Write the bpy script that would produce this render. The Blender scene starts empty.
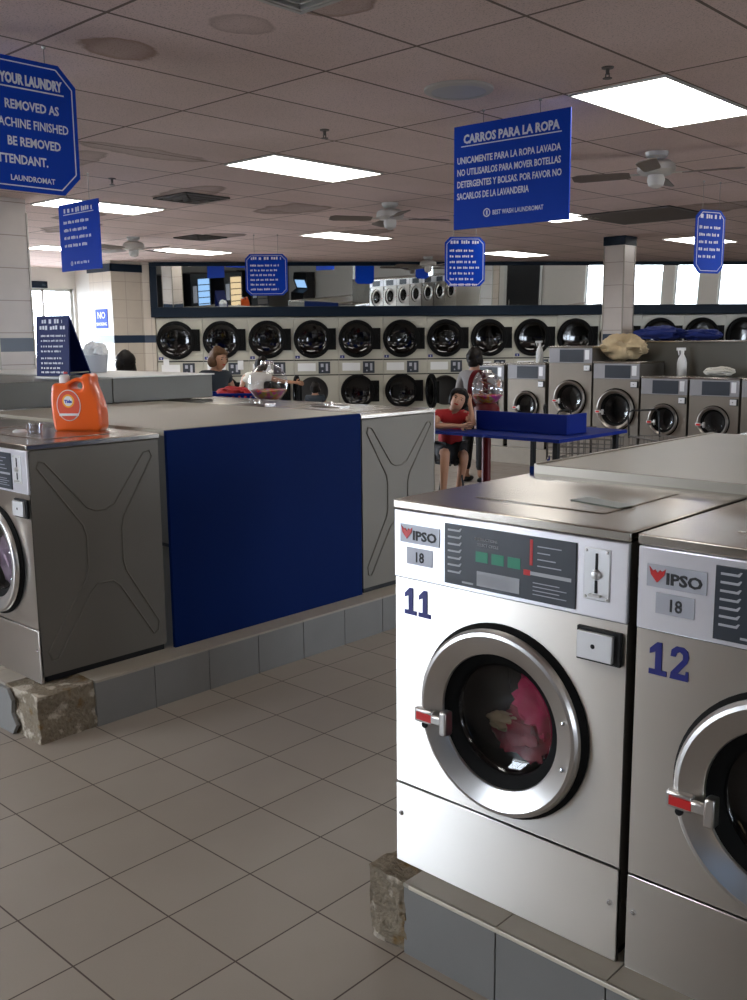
import bpy, bmesh, math, random
from mathutils import Vector, Matrix
R = math.radians
PI = math.pi
random.seed(7)
sc = bpy.context.scene
COL = sc.collection

# ------------------------------------------------------------------ materials
def newmat(name):
    m = bpy.data.materials.new(name); m.use_nodes = True
    nt = m.node_tree; nt.nodes.clear()
    out = nt.nodes.new('ShaderNodeOutputMaterial')
    return m, nt, out

def N(nt, typ, ins=None, **kw):
    n = nt.nodes.new(typ)
    for k, v in kw.items(): setattr(n, k, v)
    for k, v in (ins or {}).items():
        if isinstance(v, bpy.types.NodeSocket): nt.links.new(v, n.inputs[k])
        else: n.inputs[k].default_value = v
    return n

def M_(nt, op, a, b=None, c=None, clamp=False):
    n = nt.nodes.new('ShaderNodeMath'); n.operation = op; n.use_clamp = clamp
    for i, v in enumerate((a, b, c)):
        if v is None: continue
        if isinstance(v, bpy.types.NodeSocket): nt.links.new(v, n.inputs[i])
        else: n.inputs[i].default_value = v
    return n.outputs[0]

def mixc(nt, f, a, b):
    n = nt.nodes.new('ShaderNodeMix'); n.data_type = 'RGBA'
    for k, v in ((0, f), (6, a), (7, b)):
        if isinstance(v, bpy.types.NodeSocket): nt.links.new(v, n.inputs[k])
        else: n.inputs[k].default_value = v if not isinstance(v, tuple) else (*v[:3], 1)
    return n.outputs[2]

def simple(name, col, rough=.5, metal=0., noise=.0, nscale=8., bump=0., bscale=60., spec=.5, stretch=(1, 1, 1), coat=0., rnoise=0., aniso=0.):
    m, nt, out = newmat(name)
    b = N(nt, 'ShaderNodeBsdfPrincipled', {'Roughness': rough, 'Metallic': metal, 'Specular IOR Level': spec, 'Coat Weight': coat})
    b.inputs['Base Color'].default_value = (*col, 1)
    tc = N(nt, 'ShaderNodeTexCoord')
    mp = N(nt, 'ShaderNodeMapping', {'Vector': tc.outputs['Object'], 'Scale': stretch})
    nz = N(nt, 'ShaderNodeTexNoise', {'Vector': mp.outputs[0], 'Scale': nscale, 'Detail': 5.})
    if aniso:      # horizontally brushed: highlights spread vertically
        b.inputs['Anisotropic'].default_value = aniso
        nt.links.new(N(nt, 'ShaderNodeCombineXYZ', {2: 1.}).outputs[0], b.inputs['Tangent'])
    if noise:
        d = tuple(max(0, c * (1 - noise)) for c in col); l = tuple(min(1, c * (1 + noise)) for c in col)
        nt.links.new(mixc(nt, nz.outputs['Fac'], d, l), b.inputs['Base Color'])
    if rnoise:
        nt.links.new(M_(nt, 'MULTIPLY_ADD', nz.outputs['Fac'], rnoise * 2, rough - rnoise, clamp=True), b.inputs['Roughness'])
    if bump:
        n2 = N(nt, 'ShaderNodeTexNoise', {'Vector': mp.outputs[0], 'Scale': bscale, 'Detail': 3.})
        bp = N(nt, 'ShaderNodeBump', {'Height': n2.outputs['Fac'], 'Strength': bump, 'Distance': .01})
        nt.links.new(bp.outputs[0], b.inputs['Normal'])
    nt.links.new(b.outputs[0], out.inputs[0])
    return m

def emit(name, col, s):
    m, nt, out = newmat(name)
    e = N(nt, 'ShaderNodeEmission', {'Color': (*col, 1), 'Strength': s})
    nt.links.new(e.outputs[0], out.inputs[0]); return m

def glassy(name, tint, rough=.02, fres=1.45, base=.04):
    """thin pane: tinted see-through with fresnel reflection"""
    m, nt, out = newmat(name)
    t = N(nt, 'ShaderNodeBsdfTransparent', {'Color': (*tint, 1)})
    g = N(nt, 'ShaderNodeBsdfGlossy', {'Color': (1, 1, 1, 1), 'Roughness': rough})
    f = N(nt, 'ShaderNodeLayerWeight', {'Blend': .5})
    f5 = M_(nt, 'POWER', f.outputs['Facing'], 4.)
    x = N(nt, 'ShaderNodeMixShader', {0: M_(nt, 'MULTIPLY_ADD', f5, .8, base, clamp=True), 1: t.outputs[0], 2: g.outputs[0]})
    nt.links.new(x.outputs[0], out.inputs[0]); return m

MAT = {}
MAT['steel'] = simple('brushed_steel', (.68, .645, .60), .42, 1., noise=.07, nscale=2.2, rnoise=.07, aniso=.93)
MAT['steel_far'] = simple('dim_far_steel', (.24, .21, .175), .42, .9, noise=.1, nscale=3.)  # darkened copy of the steel: dimmer far light put into the colour
MAT['fascia_far'] = simple('dim_fascia', (.27, .265, .28), .45, .3)  # fascia copy with the far row's dimness put into its colour
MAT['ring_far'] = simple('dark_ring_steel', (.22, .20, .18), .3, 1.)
MAT['plate'] = simple('bright_plate', (.75, .75, .76), .35, .6)
MAT['boxpaint'] = simple('grey_painted_metal', (.095, .088, .072), .45, .2, noise=.1, nscale=3.)
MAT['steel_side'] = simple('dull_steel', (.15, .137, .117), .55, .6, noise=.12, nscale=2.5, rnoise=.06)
MAT['steel_lid'] = simple('lid_steel', (.50, .46, .41), .22, 1., noise=.12, nscale=3., rnoise=.09)
MAT['steel_ring'] = simple('polished_ring_steel', (.62, .60, .58), .30, 1., noise=.05, nscale=5)
MAT['chrome'] = simple('chrome', (.75, .75, .76), .12, 1.)
MAT['fascia'] = simple('pale_fascia', (.84, .84, .90), .42, .6, aniso=.93)
MAT['black'] = simple('black_plastic', (.007, .007, .008), .5, spec=.25)
MAT['rubber'] = simple('black_rubber', (.004, .004, .004), .65, spec=.12)
MAT['drum'] = simple('drum_steel', (.10, .10, .10), .4, .8)
MAT['panel'] = simple('dark_panel', (.028, .034, .045), .35)
MAT['green'] = simple('green_window', (.01, .22, .12), .3)
MAT['red'] = simple('red_plastic', (.55, .02, .02), .35)
MAT['darkred'] = simple('dark_red_enamel', (.09, .003, .005), .45, spec=.2)
MAT['greymark'] = simple('grey_marking', (.42, .43, .46), .5)
MAT['whitemark'] = simple('white_lettering', (.72, .74, .82), .5)
MAT['navy'] = simple('navy_lettering', (.008, .012, .16), .4)
MAT['blackmark'] = simple('black_lettering', (.01, .01, .012), .5)
MAT['badge'] = simple('badge_grey', (.42, .43, .48), .35, .2)
MAT['blue_panel'] = simple('blue_laminate', (.0008, .012, .085), .6, noise=.08, nscale=3., spec=.06)
MAT['blue_table'] = simple('blue_table_laminate', (.001, .012, .15), .5, spec=.15)
MAT['beige_top'] = simple('beige_laminate', (.37, .335, .265), .38, noise=.06, nscale=4.)
MAT['edging'] = simple('metal_edging', (.30, .27, .23), .4, .8)
MAT['sign'] = simple('blue_sign', (.001, .044, .42), .5, spec=.12)
MAT['sign_dark'] = simple('navy_sign', (.002, .010, .09), .5, spec=.25)
MAT['white'] = simple('white_enamel', (.44, .42, .345), .4, noise=.03)
MAT['whitepl'] = simple('white_plastic', (.75, .75, .74), .4)
MAT['navytrim'] = simple('dark_navy_trim', (.003, .010, .022), .5, spec=.15)
MAT['wire'] = simple('wire_metal', (.25, .24, .22), .4, .8)
MAT['fan'] = simple('fan_enamel', (.50, .48, .45), .45)
MAT['fanblade'] = simple('fan_blade_wood', (.16, .13, .11), .5, noise=.2, nscale=6., stretch=(1, 12, 1))
MAT['ventdark'] = simple('vent_metal', (.10, .085, .075), .5)
MAT['cap_blue'] = MAT['navytrim']
MAT['concrete'] = simple('broken_concrete', (.20, .165, .12), .95, noise=.75, nscale=14., bump=1., bscale=45.)
def rubble():
    m, nt, out = newmat('broken_concrete')
    tc = N(nt, 'ShaderNodeTexCoord')
    n1 = N(nt, 'ShaderNodeTexNoise', {'Vector': tc.outputs['Object'], 'Scale': 11., 'Detail': 6.}); n2 = N(nt, 'ShaderNodeTexNoise', {'Vector': tc.outputs['Object'], 'Scale': 60., 'Detail': 5.})
    c = mixc(nt, n2.outputs['Fac'], (.10, .075, .05), (.30, .25, .18))
    c = mixc(nt, M_(nt, 'MULTIPLY', M_(nt, 'SUBTRACT', n1.outputs['Fac'], .56, clamp=True), 14., clamp=True), c, (.46, .40, .32))
    c = mixc(nt, M_(nt, 'MULTIPLY', M_(nt, 'SUBTRACT', .42, n1.outputs['Fac'], clamp=True), 9., clamp=True), c, (.16, .095, .03))
    b = N(nt, 'ShaderNodeBsdfPrincipled', {'Base Color': c, 'Roughness': .95})
    bp = N(nt, 'ShaderNodeBump', {'Height': n2.outputs['Fac'], 'Strength': 1., 'Distance': .02}); nt.links.new(bp.outputs[0], b.inputs['Normal'])
    nt.links.new(b.outputs[0], out.inputs[0]); return m
MAT['concrete'] = rubble()
MAT['plaster'] = simple('pale_rubble', (.42, .37, .30), .95, noise=.35, nscale=25., bump=.8, bscale=70.)
MAT['skin'] = simple('skin', (.42, .22, .14), .5)
MAT['skin2'] = simple('skin_tan', (.36, .18, .10), .5)
MAT['hair'] = simple('dark_hair', (.006, .004, .003), .6, spec=.15, noise=.3, nscale=40., stretch=(1, 1, .2))
MAT['hair2'] = simple('light_brown_hair', (.085, .042, .018), .6, spec=.2, noise=.4, nscale=40., stretch=(1, 1, .2))
MAT['redcloth'] = simple('red_cloth', (.38, .012, .014), .8)
MAT['blackcloth'] = simple('black_cloth', (.010, .010, .012), .85)
MAT['darkcloth'] = simple('dark_slate_cloth', (.016, .022, .03), .85)
MAT['whitecloth'] = simple('white_cloth', (.60, .57, .50), .85)
MAT['greycloth'] = simple('grey_cloth', (.22, .21, .21), .85)
MAT['yellowcloth'] = simple('yellow_cloth', (.55, .38, .05), .8)
MAT['tancloth'] = simple('tan_cloth', (.48, .37, .22), .9, noise=.15, nscale=20)
MAT['bluecloth'] = simple('navy_cloth', (.008, .02, .14), .9)
MAT['pink'] = simple('pink_cloth', (.75, .02, .12), .8, noise=.5, nscale=9.)
MAT['pink2'] = simple('crimson_cloth', (.32, .006, .03), .8, noise=.4, nscale=9.)
MAT['mixcloth'] = simple('mixed_cloth', (.35, .25, .32), .8, noise=.8, nscale=10.)
MAT['greencloth'] = simple('green_cloth', (.15, .22, .04), .8, noise=.5, nscale=9.)
MAT['orange'] = simple('orange_plastic', (.80, .115, .012), .3, coat=.3)
MAT['orange_lab'] = simple('coral_label', (.72, .10, .05), .35)
MAT['yellow'] = simple('yellow_ink', (.9, .42, .03), .4)
MAT['blueink'] = simple('blue_ink', (.01, .03, .35), .4)
MAT['ball'] = simple('gumball_colours', (.6, .1, .05), .3)
MAT['mirror'] = simple('mirror_silver', (.74, .76, .74), .012, 1.)
MAT['glass_door'] = glassy('washer_door_glass', (.62, .62, .64), .03, 1.5, .04)
MAT['glass_dryer'] = glassy('dryer_door_glass', (.035, .035, .04), .06, 1.4, .045)
MAT['glass_clear'] = glassy('clear_dome', (.88, .88, .9), .02, 1.5, .05)
MAT['glass_win'] = glassy('window_glass', (.95, .97, 1.), .01, 1.45)
MAT['lamp'] = emit('fluorescent_diffuser', (1., .97, .91), 10.5)
MAT['alu'] = simple('pale_frame', (.50, .50, .48), .45, .5)
MAT['screen'] = emit('lit_front', (.35, .6, 1.), 1.2)
MAT['screen2'] = emit('lit_front_warm', (1., .75, .45), 1.0)

def gumball_mat():
    m, nt, out = newmat('gumballs')
    tc = N(nt, 'ShaderNodeTexCoord')
    v = N(nt, 'ShaderNodeTexVoronoi', {'Vector': tc.outputs['Object'], 'Scale': 30.})
    b = N(nt, 'ShaderNodeBsdfPrincipled', {'Roughness': .3})
    hsv = N(nt, 'ShaderNodeHueSaturation', {'Saturation': 1.6, 'Value': .8, 'Color': v.outputs['Color']})
    nt.links.new(mixc(nt, .7, hsv.outputs[0], (.40, .06, .02)), b.inputs['Base Color'])
    nt.links.new(b.outputs[0], out.inputs[0]); return m
MAT['ball'] = gumball_mat()

def floor_mat():
    m, nt, out = newmat('floor_tiles')
    T = .3268
    g = N(nt, 'ShaderNodeNewGeometry')
    s = N(nt, 'ShaderNodeSeparateXYZ', {0: g.outputs['Position']})
    u = M_(nt, 'DIVIDE', s.outputs[0], T); v = M_(nt, 'DIVIDE', s.outputs[1], T)
    def edge(a):
        fr = M_(nt, 'FRACT', a)
        return M_(nt, 'MINIMUM', fr, M_(nt, 'SUBTRACT', 1., fr))
    d = M_(nt, 'MINIMUM', edge(u), edge(v))
    line = M_(nt, 'SUBTRACT', 1., M_(nt, 'SMOOTHSTEP' if False else 'DIVIDE', d, .011), clamp=True)
    line = M_(nt, 'GREATER_THAN', line, .25)
    cu = M_(nt, 'FLOOR', u); cv = M_(nt, 'FLOOR', v)
    cc = N(nt, 'ShaderNodeCombineXYZ', {0: cu, 1: cv})
    wn = N(nt, 'ShaderNodeTexWhiteNoise', {0: cc.outputs[0]})
    nz = N(nt, 'ShaderNodeTexNoise', {'Vector': g.outputs['Position'], 'Scale': 3., 'Detail': 6.})
    sp = N(nt, 'ShaderNodeTexNoise', {'Vector': g.outputs['Position'], 'Scale': 220., 'Detail': 2.})
    c1 = mixc(nt, wn.outputs[0], (.275, .235, .197), (.315, .275, .235))
    c2 = mixc(nt, M_(nt, 'MULTIPLY', nz.outputs['Fac'], .45), c1, (.20, .168, .14))
    c3 = mixc(nt, M_(nt, 'MULTIPLY', sp.outputs['Fac'], .25), c2, (.36, .33, .29))
    c4 = mixc(nt, line, c3, (.045, .026, .018))
    b = N(nt, 'ShaderNodeBsdfPrincipled', {'Base Color': c4, 'Roughness': M_(nt, 'MULTIPLY_ADD', nz.outputs['Fac'], .12, .40)})
    bp = N(nt, 'ShaderNodeBump', {'Height': M_(nt, 'SUBTRACT', 1., line), 'Strength': .4, 'Distance': .002})
    nt.links.new(bp.outputs[0], b.inputs['Normal'])
    nt.links.new(b.outputs[0], out.inputs[0]); return m
MAT['floor'] = floor_mat()

GX0, GY0, GSX, GSY = .535, .502, .61, 1.27       # ceiling grid origin and pitch
CZ = 3.11
def ceiling_mat():
    m, nt, out = newmat('ceiling_tiles')
    g = N(nt, 'ShaderNodeNewGeometry')
    s = N(nt, 'ShaderNodeSeparateXYZ', {0: g.outputs['Position']})
    x = s.outputs[0]; y = s.outputs[1]
    def edge(a, o, p):
        fr = M_(nt, 'FRACT', M_(nt, 'DIVIDE', M_(nt, 'SUBTRACT', a, o), p))
        return M_(nt, 'MULTIPLY', M_(nt, 'MINIMUM', fr, M_(nt, 'SUBTRACT', 1., fr)), p)
    d = M_(nt, 'MINIMUM', edge(x, GX0, GSX), edge(y, GY0, GSY))
    line = M_(nt, 'LESS_THAN', d, .0085)
    cc = N(nt, 'ShaderNodeCombineXYZ', {0: M_(nt, 'FLOOR', M_(nt, 'DIVIDE', M_(nt, 'SUBTRACT', x, GX0), GSX)),
                                       1: M_(nt, 'FLOOR', M_(nt, 'DIVIDE', M_(nt, 'SUBTRACT', y, GY0), GSY))})
    wn = N(nt, 'ShaderNodeTexWhiteNoise', {0: cc.outputs[0]})
    big = N(nt, 'ShaderNodeTexNoise', {'Vector': g.outputs['Position'], 'Scale': .7, 'Detail': 6.})
    mid = N(nt, 'ShaderNodeTexNoise', {'Vector': g.outputs['Position'], 'Scale': 3.2, 'Detail': 5.})
    sp = N(nt, 'ShaderNodeTexNoise', {'Vector': g.outputs['Position'], 'Scale': 120., 'Detail': 2.})
    col = mixc(nt, wn.outputs[0], (.72, .575, .54), (.80, .65, .61))
    col = mixc(nt, M_(nt, 'MULTIPLY', M_(nt, 'SUBTRACT', big.outputs['Fac'], .42, clamp=True), 1.6, clamp=True), col, (.50, .39, .34))
    col = mixc(nt, M_(nt, 'MULTIPLY', M_(nt, 'GREATER_THAN', sp.outputs['Fac'], .60), .35), col, (.16, .13, .12))
    # stains on single tiles: (cx, cy, rx, ry, colour, strength)
    for cx, cy, rx, ry, cc3, st in STAINS:
        dx = M_(nt, 'DIVIDE', M_(nt, 'SUBTRACT', x, cx), rx); dy = M_(nt, 'DIVIDE', M_(nt, 'SUBTRACT', y, cy), ry)
        r2 = M_(nt, 'ADD', M_(nt, 'MULTIPLY', dx, dx), M_(nt, 'MULTIPLY', dy, dy))
        r2 = M_(nt, 'ADD', r2, M_(nt, 'MULTIPLY', M_(nt, 'SUBTRACT', mid.outputs['Fac'], .5), 2.2))
        inside = M_(nt, 'MULTIPLY', M_(nt, 'SUBTRACT', 1., r2), 5., clamp=True)
        rim = M_(nt, 'MULTIPLY', M_(nt, 'MULTIPLY', r2, r2, clamp=True), .45)
        col = mixc(nt, M_(nt, 'MULTIPLY', inside, M_(nt, 'ADD', rim, st)), col, cc3)
    col = mixc(nt, line, col, (.20, .155, .135))
    b = N(nt, 'ShaderNodeBsdfPrincipled', {'Base Color': col, 'Roughness': .9, 'Specular IOR Level': .1})
    bp = N(nt, 'ShaderNodeBump', {'Height': M_(nt, 'SUBTRACT', 1., line), 'Strength': .5, 'Distance': .006})
    nt.links.new(bp.outputs[0], b.inputs['Normal'])
    nt.links.new(b.outputs[0], out.inputs[0]); return m

def walltile_mat(name, tile, col, grout, stripe=None, rough=.3, vert=True):
    """stacked tiles on vertical walls: rows by height, columns by run along the wall"""
    m, nt, out = newmat(name)
    g = N(nt, 'ShaderNodeNewGeometry')
    s = N(nt, 'ShaderNodeSeparateXYZ', {0: g.outputs['Position']})
    nn = N(nt, 'ShaderNodeSeparateXYZ', {0: g.outputs['Normal']})
    run = M_(nt, 'SUBTRACT', M_(nt, 'MULTIPLY', s.outputs[1], nn.outputs[0]), M_(nt, 'MULTIPLY', s.outputs[0], nn.outputs[1]))
    z = s.outputs[2]
    def edge(a):
        fr = M_(nt, 'FRACT', M_(nt, 'DIVIDE', a, tile))
        return M_(nt, 'MULTIPLY', M_(nt, 'MINIMUM', fr, M_(nt, 'SUBTRACT', 1., fr)), tile)
    d = edge(M_(nt, 'SUBTRACT', z, .02))
    if vert: d = M_(nt, 'MINIMUM', edge(run), d)
    line = M_(nt, 'LESS_THAN', d, .004)
    nz = N(nt, 'ShaderNodeTexNoise', {'Vector': g.outputs['Position'], 'Scale': 5., 'Detail': 6.})
    c = mixc(nt, nz.outputs['Fac'], tuple(v * .88 for v in col), tuple(min(1, v * 1.1) for v in col))
    c = mixc(nt, line, c, grout)
    if stripe:
        z0, z1 = stripe
        st = M_(nt, 'MULTIPLY', M_(nt, 'GREATER_THAN', z, z0), M_(nt, 'LESS_THAN', z, z1))
        c = mixc(nt, st, c, (.010, .024, .05))
    b = N(nt, 'ShaderNodeBsdfPrincipled', {'Base Color': c, 'Roughness': rough})
    nt.links.new(b.outputs[0], out.inputs[0]); return m

BROWN = (.20, .10, .045)
STAINS = [(-.49, .84, .15, .24, (.24, .13, .07), .35), (.20, 1.0, .14, .16, (.26, .17, .14), .15), (.66, 1.1, .17, .15, (.22, .13, .08), .35),
          (-2.55, 2.35, .16, .60, (.22, .15, .09), .25), (-3.3, 2.1, .6, .2, (.22, .15, .09), .25), (-3.9, 3.75, .5, .22, (.16, .11, .08), .35),
          (-5.2, 7.4, .5, .3, (.10, .075, .06), .4), (-6.7, 6.3, .4, .25, (.08, .06, .05), .5), (-4.1, 5.2, .5, .35, (.14, .10, .08), .35),
          (-1.1, 8.4, .8, .4, (.13, .10, .085), .4), (-7.2, 4.4, .6, .22, (.12, .08, .06), .5), (-6.1, 3.9, .45, .2, (.12, .08, .06), .4)]
MAT['ceiling'] = ceiling_mat()
MAT['walltile'] = walltile_mat('cream_wall_tiles', .305, (.50, .44, .36), (.32, .27, .23), (1.73, 1.86))
MAT['coltile'] = walltile_mat('column_tiles', .305, (.49, .43, .385), (.25, .20, .17), (1.67, 1.80), .35, False)
MAT['wall'] = simple('painted_wall', (.58, .56, .52), .7, noise=.03)
MAT['walldark'] = simple('painted_wall_dim', (.22, .205, .18), .7, noise=.03)  # darker copy of the wall paint, the dimness is in the colour
MAT['plinthtile'] = simple('plinth_grey_tile', (.175, .172, .165), .38, noise=.10, nscale=6., bump=.05, bscale=80)
MAT['plinthtop'] = simple('plinth_top_tile', (.32, .285, .235), .4, noise=.12, nscale=9.)
MAT['nosing'] = simple('cream_nosing', (.52, .47, .38), .4, noise=.1, nscale=20.)
MAT['grout'] = simple('plinth_grout', (.07, .06, .05), .9)

# ------------------------------------------------------------------ mesh builder
_sm_texts = {}
class MB:
    def __init__(s): s.bm = bmesh.new(); s.mi = 0; s.T = Matrix.Identity(4)
    def _v(s, co): return s.bm.verts.new(s.T @ Vector(co))
    def face(s, vs):
        try:
            f = s.bm.faces.new(vs); f.material_index = s.mi; return f
        except ValueError: return None
    def poly(s, pts): return s.face([s._v(p) for p in pts])
    def box(s, x0, x1, y0, y1, z0, z1):
        v = [s._v((x, y, z)) for z in (z0, z1) for y in (y0, y1) for x in (x0, x1)]
        for q in ((0, 2, 3, 1), (4, 5, 7, 6), (0, 1, 5, 4), (2, 6, 7, 3), (0, 4, 6, 2), (1, 3, 7, 5)): s.face([v[i] for i in q])
        return s
    def prism(s, pts, axis, a, b):
        """pts: 2-D outline; axis 'y' -> (x,z) outline, 'x' -> (y,z), 'z' -> (x,y)"""
        def P(p, t): return {'y': (p[0], t, p[1]), 'x': (t, p[0], p[1]), 'z': (p[0], p[1], t)}[axis]
        A = [s._v(P(p, a)) for p in pts]; B = [s._v(P(p, b)) for p in pts]; n = len(pts)
        s.face(A); s.face(B[::-1])
        for i in range(n): s.face([A[i], B[i], B[(i + 1) % n], A[(i + 1) % n]])
        return s
    def lathe(s, prof, c=(0, 0, 0), axis='z', seg=32, a0=0., a1=2 * PI, cap=False):
        """prof: list of (r, h)"""
        full = abs(a1 - a0 - 2 * PI) < 1e-6
        n = seg if full else seg + 1
        rings = []
        for r, h in prof:
            ring = []
            for i in range(n):
                a = a0 + (a1 - a0) * i / seg
                ca, sa = math.cos(a) * r, math.sin(a) * r
                p = {'z': (ca, sa, h), 'y': (ca, h, sa), 'x': (h, ca, sa)}[axis]
                ring.append(s._v((p[0] + c[0], p[1] + c[1], p[2] + c[2])))
            rings.append(ring)
        for A, B in zip(rings, rings[1:]):
            for i in range(n if full else n - 1):
                j = (i + 1) % n; s.face([A[i], A[j], B[j], B[i]])
        if cap:
            s.face(rings[0]); s.face(rings[-1][::-1])
        return s
    def cyl(s, p0, p1, r, seg=12, r1=None):
        return s.tube([p0, p1], [r, r if r1 is None else r1], seg)
    def tube(s, pts, r, seg=8, closed=False):
        pts = [Vector(p) for p in pts]; n = len(pts)
        rs = r if isinstance(r, (list, tuple)) else [r] * n
        rings = []; prev = None
        for i, p in enumerate(pts):
            if closed: t = (pts[(i + 1) % n] - pts[i - 1])
            else: t = (pts[min(i + 1, n - 1)] - pts[max(i - 1, 0)])
            t.normalize()
            if prev is None:
                a = Vector((0, 0, 1)) if abs(t.z) < .9 else Vector((1, 0, 0))
                u = t.cross(a).normalized()
            else:
                u = (prev - t * prev.dot(t)).normalized()
            prev = u; w = t.cross(u)
            rings.append([s._v(p + (u * math.cos(2 * PI * k / seg) + w * math.sin(2 * PI * k / seg)) * rs[i]) for k in range(seg)])
        m = n if closed else n - 1
        for i in range(m):
            A, B = rings[i], rings[(i + 1) % n]
            for k in range(seg):
                j = (k + 1) % seg; s.face([A[k], A[j], B[j], B[k]])
        if not closed: s.face(rings[0][::-1]); s.face(rings[-1])
        return s
    def ball(s, c, r, seg=16, rings=10, sc_=(1, 1, 1)):
        R_ = []
        for i in range(rings + 1):
            th = PI * i / rings
            R_.append([s._v((c[0] + sc_[0] * r * math.sin(th) * math.cos(2 * PI * k / seg), c[1] + sc_[1] * r * math.sin(th) * math.sin(2 * PI * k / seg), c[2] + sc_[2] * r * math.cos(th))) for k in range(seg)] if 0 < i < rings else [s._v((c[0], c[1], c[2] + sc_[2] * r * math.cos(th)))])
        for i in range(rings):
            A, B = R_[i], R_[i + 1]
            for k in range(seg):
                j = (k + 1) % seg
                if len(A) == 1: s.face([A[0], B[k], B[j]])
                elif len(B) == 1: s.face([A[k], B[0], A[j]])
                else: s.face([A[k], B[k], B[j], A[j]])
        return s
    def text(s, txt, x, z, size, y=0., align='LEFT', bold=0., sx=1., ext=.0006, M=None):
        """lettering in the local XZ plane, read from -Y"""
        cu = bpy.data.curves.new('t', 'FONT'); cu.body = txt; cu.size = size; cu.align_x = align; cu.extrude = ext; cu.offset = bold; cu.resolution_u = 2
        ob = bpy.data.objects.new('t', cu)
        me = bpy.data.meshes.new_from_object(ob)
        X = Matrix.Translation((x, y, z)) @ Matrix.Rotation(PI / 2, 4, 'X') @ Matrix.Diagonal((sx, 1, 1, 1))
        if M is not None: X = M @ X
        vs = [s._v(X @ v.co) for v in me.vertices]
        for p in me.polygons: s.face([vs[i] for i in p.vertices])
        bpy.data.objects.remove(ob); bpy.data.curves.remove(cu); bpy.data.meshes.remove(me)
        return s
    def build(s, name, mats, parent=None, loc=(0, 0, 0), rz=0., bevel=0., smooth=True, angle=35, seg=2):
        if not isinstance(mats, (list, tuple)): mats = [mats]
        bmesh.ops.recalc_face_normals(s.bm, faces=s.bm.faces[:])
        me = bpy.data.meshes.new(name); s.bm.to_mesh(me); s.bm.free()
        for m in mats: me.materials.append(MAT[m] if isinstance(m, str) else m)
        if smooth:
            for p in me.polygons: p.use_smooth = True
            me.set_sharp_from_angle(angle=R(angle))
        o = bpy.data.objects.new(name, me); COL.objects.link(o)
        o.parent = parent; o.location = loc; o.rotation_euler = (0, 0, rz)
        if bevel:
            b = o.modifiers.new('bevel', 'BEVEL'); b.width = bevel; b.segments = seg; b.limit_method = 'ANGLE'; b.angle_limit = R(40)
            b.harden_normals = False
        return o

def tag(o, label=None, cat=None, group=None, kind=None):
    if label: o['label'] = label
    if cat: o['category'] = cat
    if group: o['group'] = group
    if kind: o['kind'] = kind
    return o

def thing(name, label, cat, loc=(0, 0, 0), rz=0., group=None):
    o = bpy.data.objects.new(name, None); COL.objects.link(o)
    o.location = loc; o.rotation_euler = (0, 0, rz); o.empty_display_size = .1
    return tag(o, label, cat, group)

def copy_tree(o, parent=None):
    c = o.copy(); COL.objects.link(c); c.parent = parent
    for ch in [x for x in bpy.data.objects if x.parent == o]: copy_tree(ch, c)
    return c

def dup(root, loc, rz, label, group=None):
    c = copy_tree(root); c.location = loc; c.rotation_euler = (0, 0, rz); c['label'] = label
    if group: c['group'] = group
    return c

def structure(name, mb, mats, label=None, **kw):
    o = mb.build(name, mats, **kw); o['kind'] = 'structure'
    if label: o['label'] = label
    return o

# ------------------------------------------------------------------ camera
CAM = Vector((3.6556, -1.8910, 1.7617))
yaw, pitch, roll = R(-43.065), R(-9.465), R(-.517)
fw = Vector((math.sin(yaw) * math.cos(pitch), math.cos(yaw) * math.cos(pitch), math.sin(pitch)))
r0 = Vector((math.cos(yaw), -math.sin(yaw), 0)); u0 = r0.cross(fw)
rv = r0 * math.cos(roll) + u0 * math.sin(roll); uv = -r0 * math.sin(roll) + u0 * math.cos(roll)
cd = bpy.data.cameras.new('camera'); cam = bpy.data.objects.new('camera', cd); COL.objects.link(cam)
cam.matrix_world = Matrix(((rv.x, uv.x, -fw.x, CAM.x), (rv.y, uv.y, -fw.y, CAM.y), (rv.z, uv.z, -fw.z, CAM.z), (0, 0, 0, 1)))
cd.sensor_fit = 'VERTICAL'; cd.sensor_height = 24.; cd.lens = 24. * .96665; cd.clip_start = .05; cd.clip_end = 200
sc.camera = cam

# ------------------------------------------------------------------ room shell
WTH = R(48.45); WD = Vector((math.cos(WTH), math.sin(WTH), 0)); WN = Vector((math.sin(WTH), -math.cos(WTH), 0))
W0 = Vector((-10.651, 8.38, 0))
def wpt(t, off=0., z=0.): return W0 + WD * t + WN * off + Vector((0, 0, z))
WB = -.42          # wall plane sits this far behind the dryer fronts
cA = wpt(-.555, 0.); cB = wpt(-.555, WB); cE = wpt(15.2, WB)
XL, XR, YF, YB = -13.2, 9.2, -6.2, cE.y
foot = [(XL, YF), (XR, YF), (XR, YB), (cE.x, YB), (cB.x, cB.y), (cB.x, 7.35 + .6), (XL, 7.95)]
mb = MB(); mb.prism([(XL - .3, YF - .3), (XR + .3, YF - .3), (XR + .3, YB + .3), (XL - .3, YB + .3)], 'z', -.12, 0.)
structure('floor', mb, 'floor', smooth=False)
mb = MB(); mb.prism([(XL - .3, YF - .3), (XR + .3, YF - .3), (XR + .3, YB + .3), (XL - .3, YB + .3)], 'z', CZ, CZ + .12)
structure('ceiling', mb, 'ceiling', smooth=False)

# dryer wall: cream tiled, running at an angle to the washer rows
rot = WTH
mb = MB(); mb.box(-.555, 15.2, 0, .15, 0, CZ)
mb.box(-.555, -.36, -.42 + 0., 0, 0, CZ)                 # pillar end left of the first dryer
structure('wall_back', mb, 'walltile', loc=tuple(wpt(0, WB)), rz=rot, smooth=False)
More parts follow.
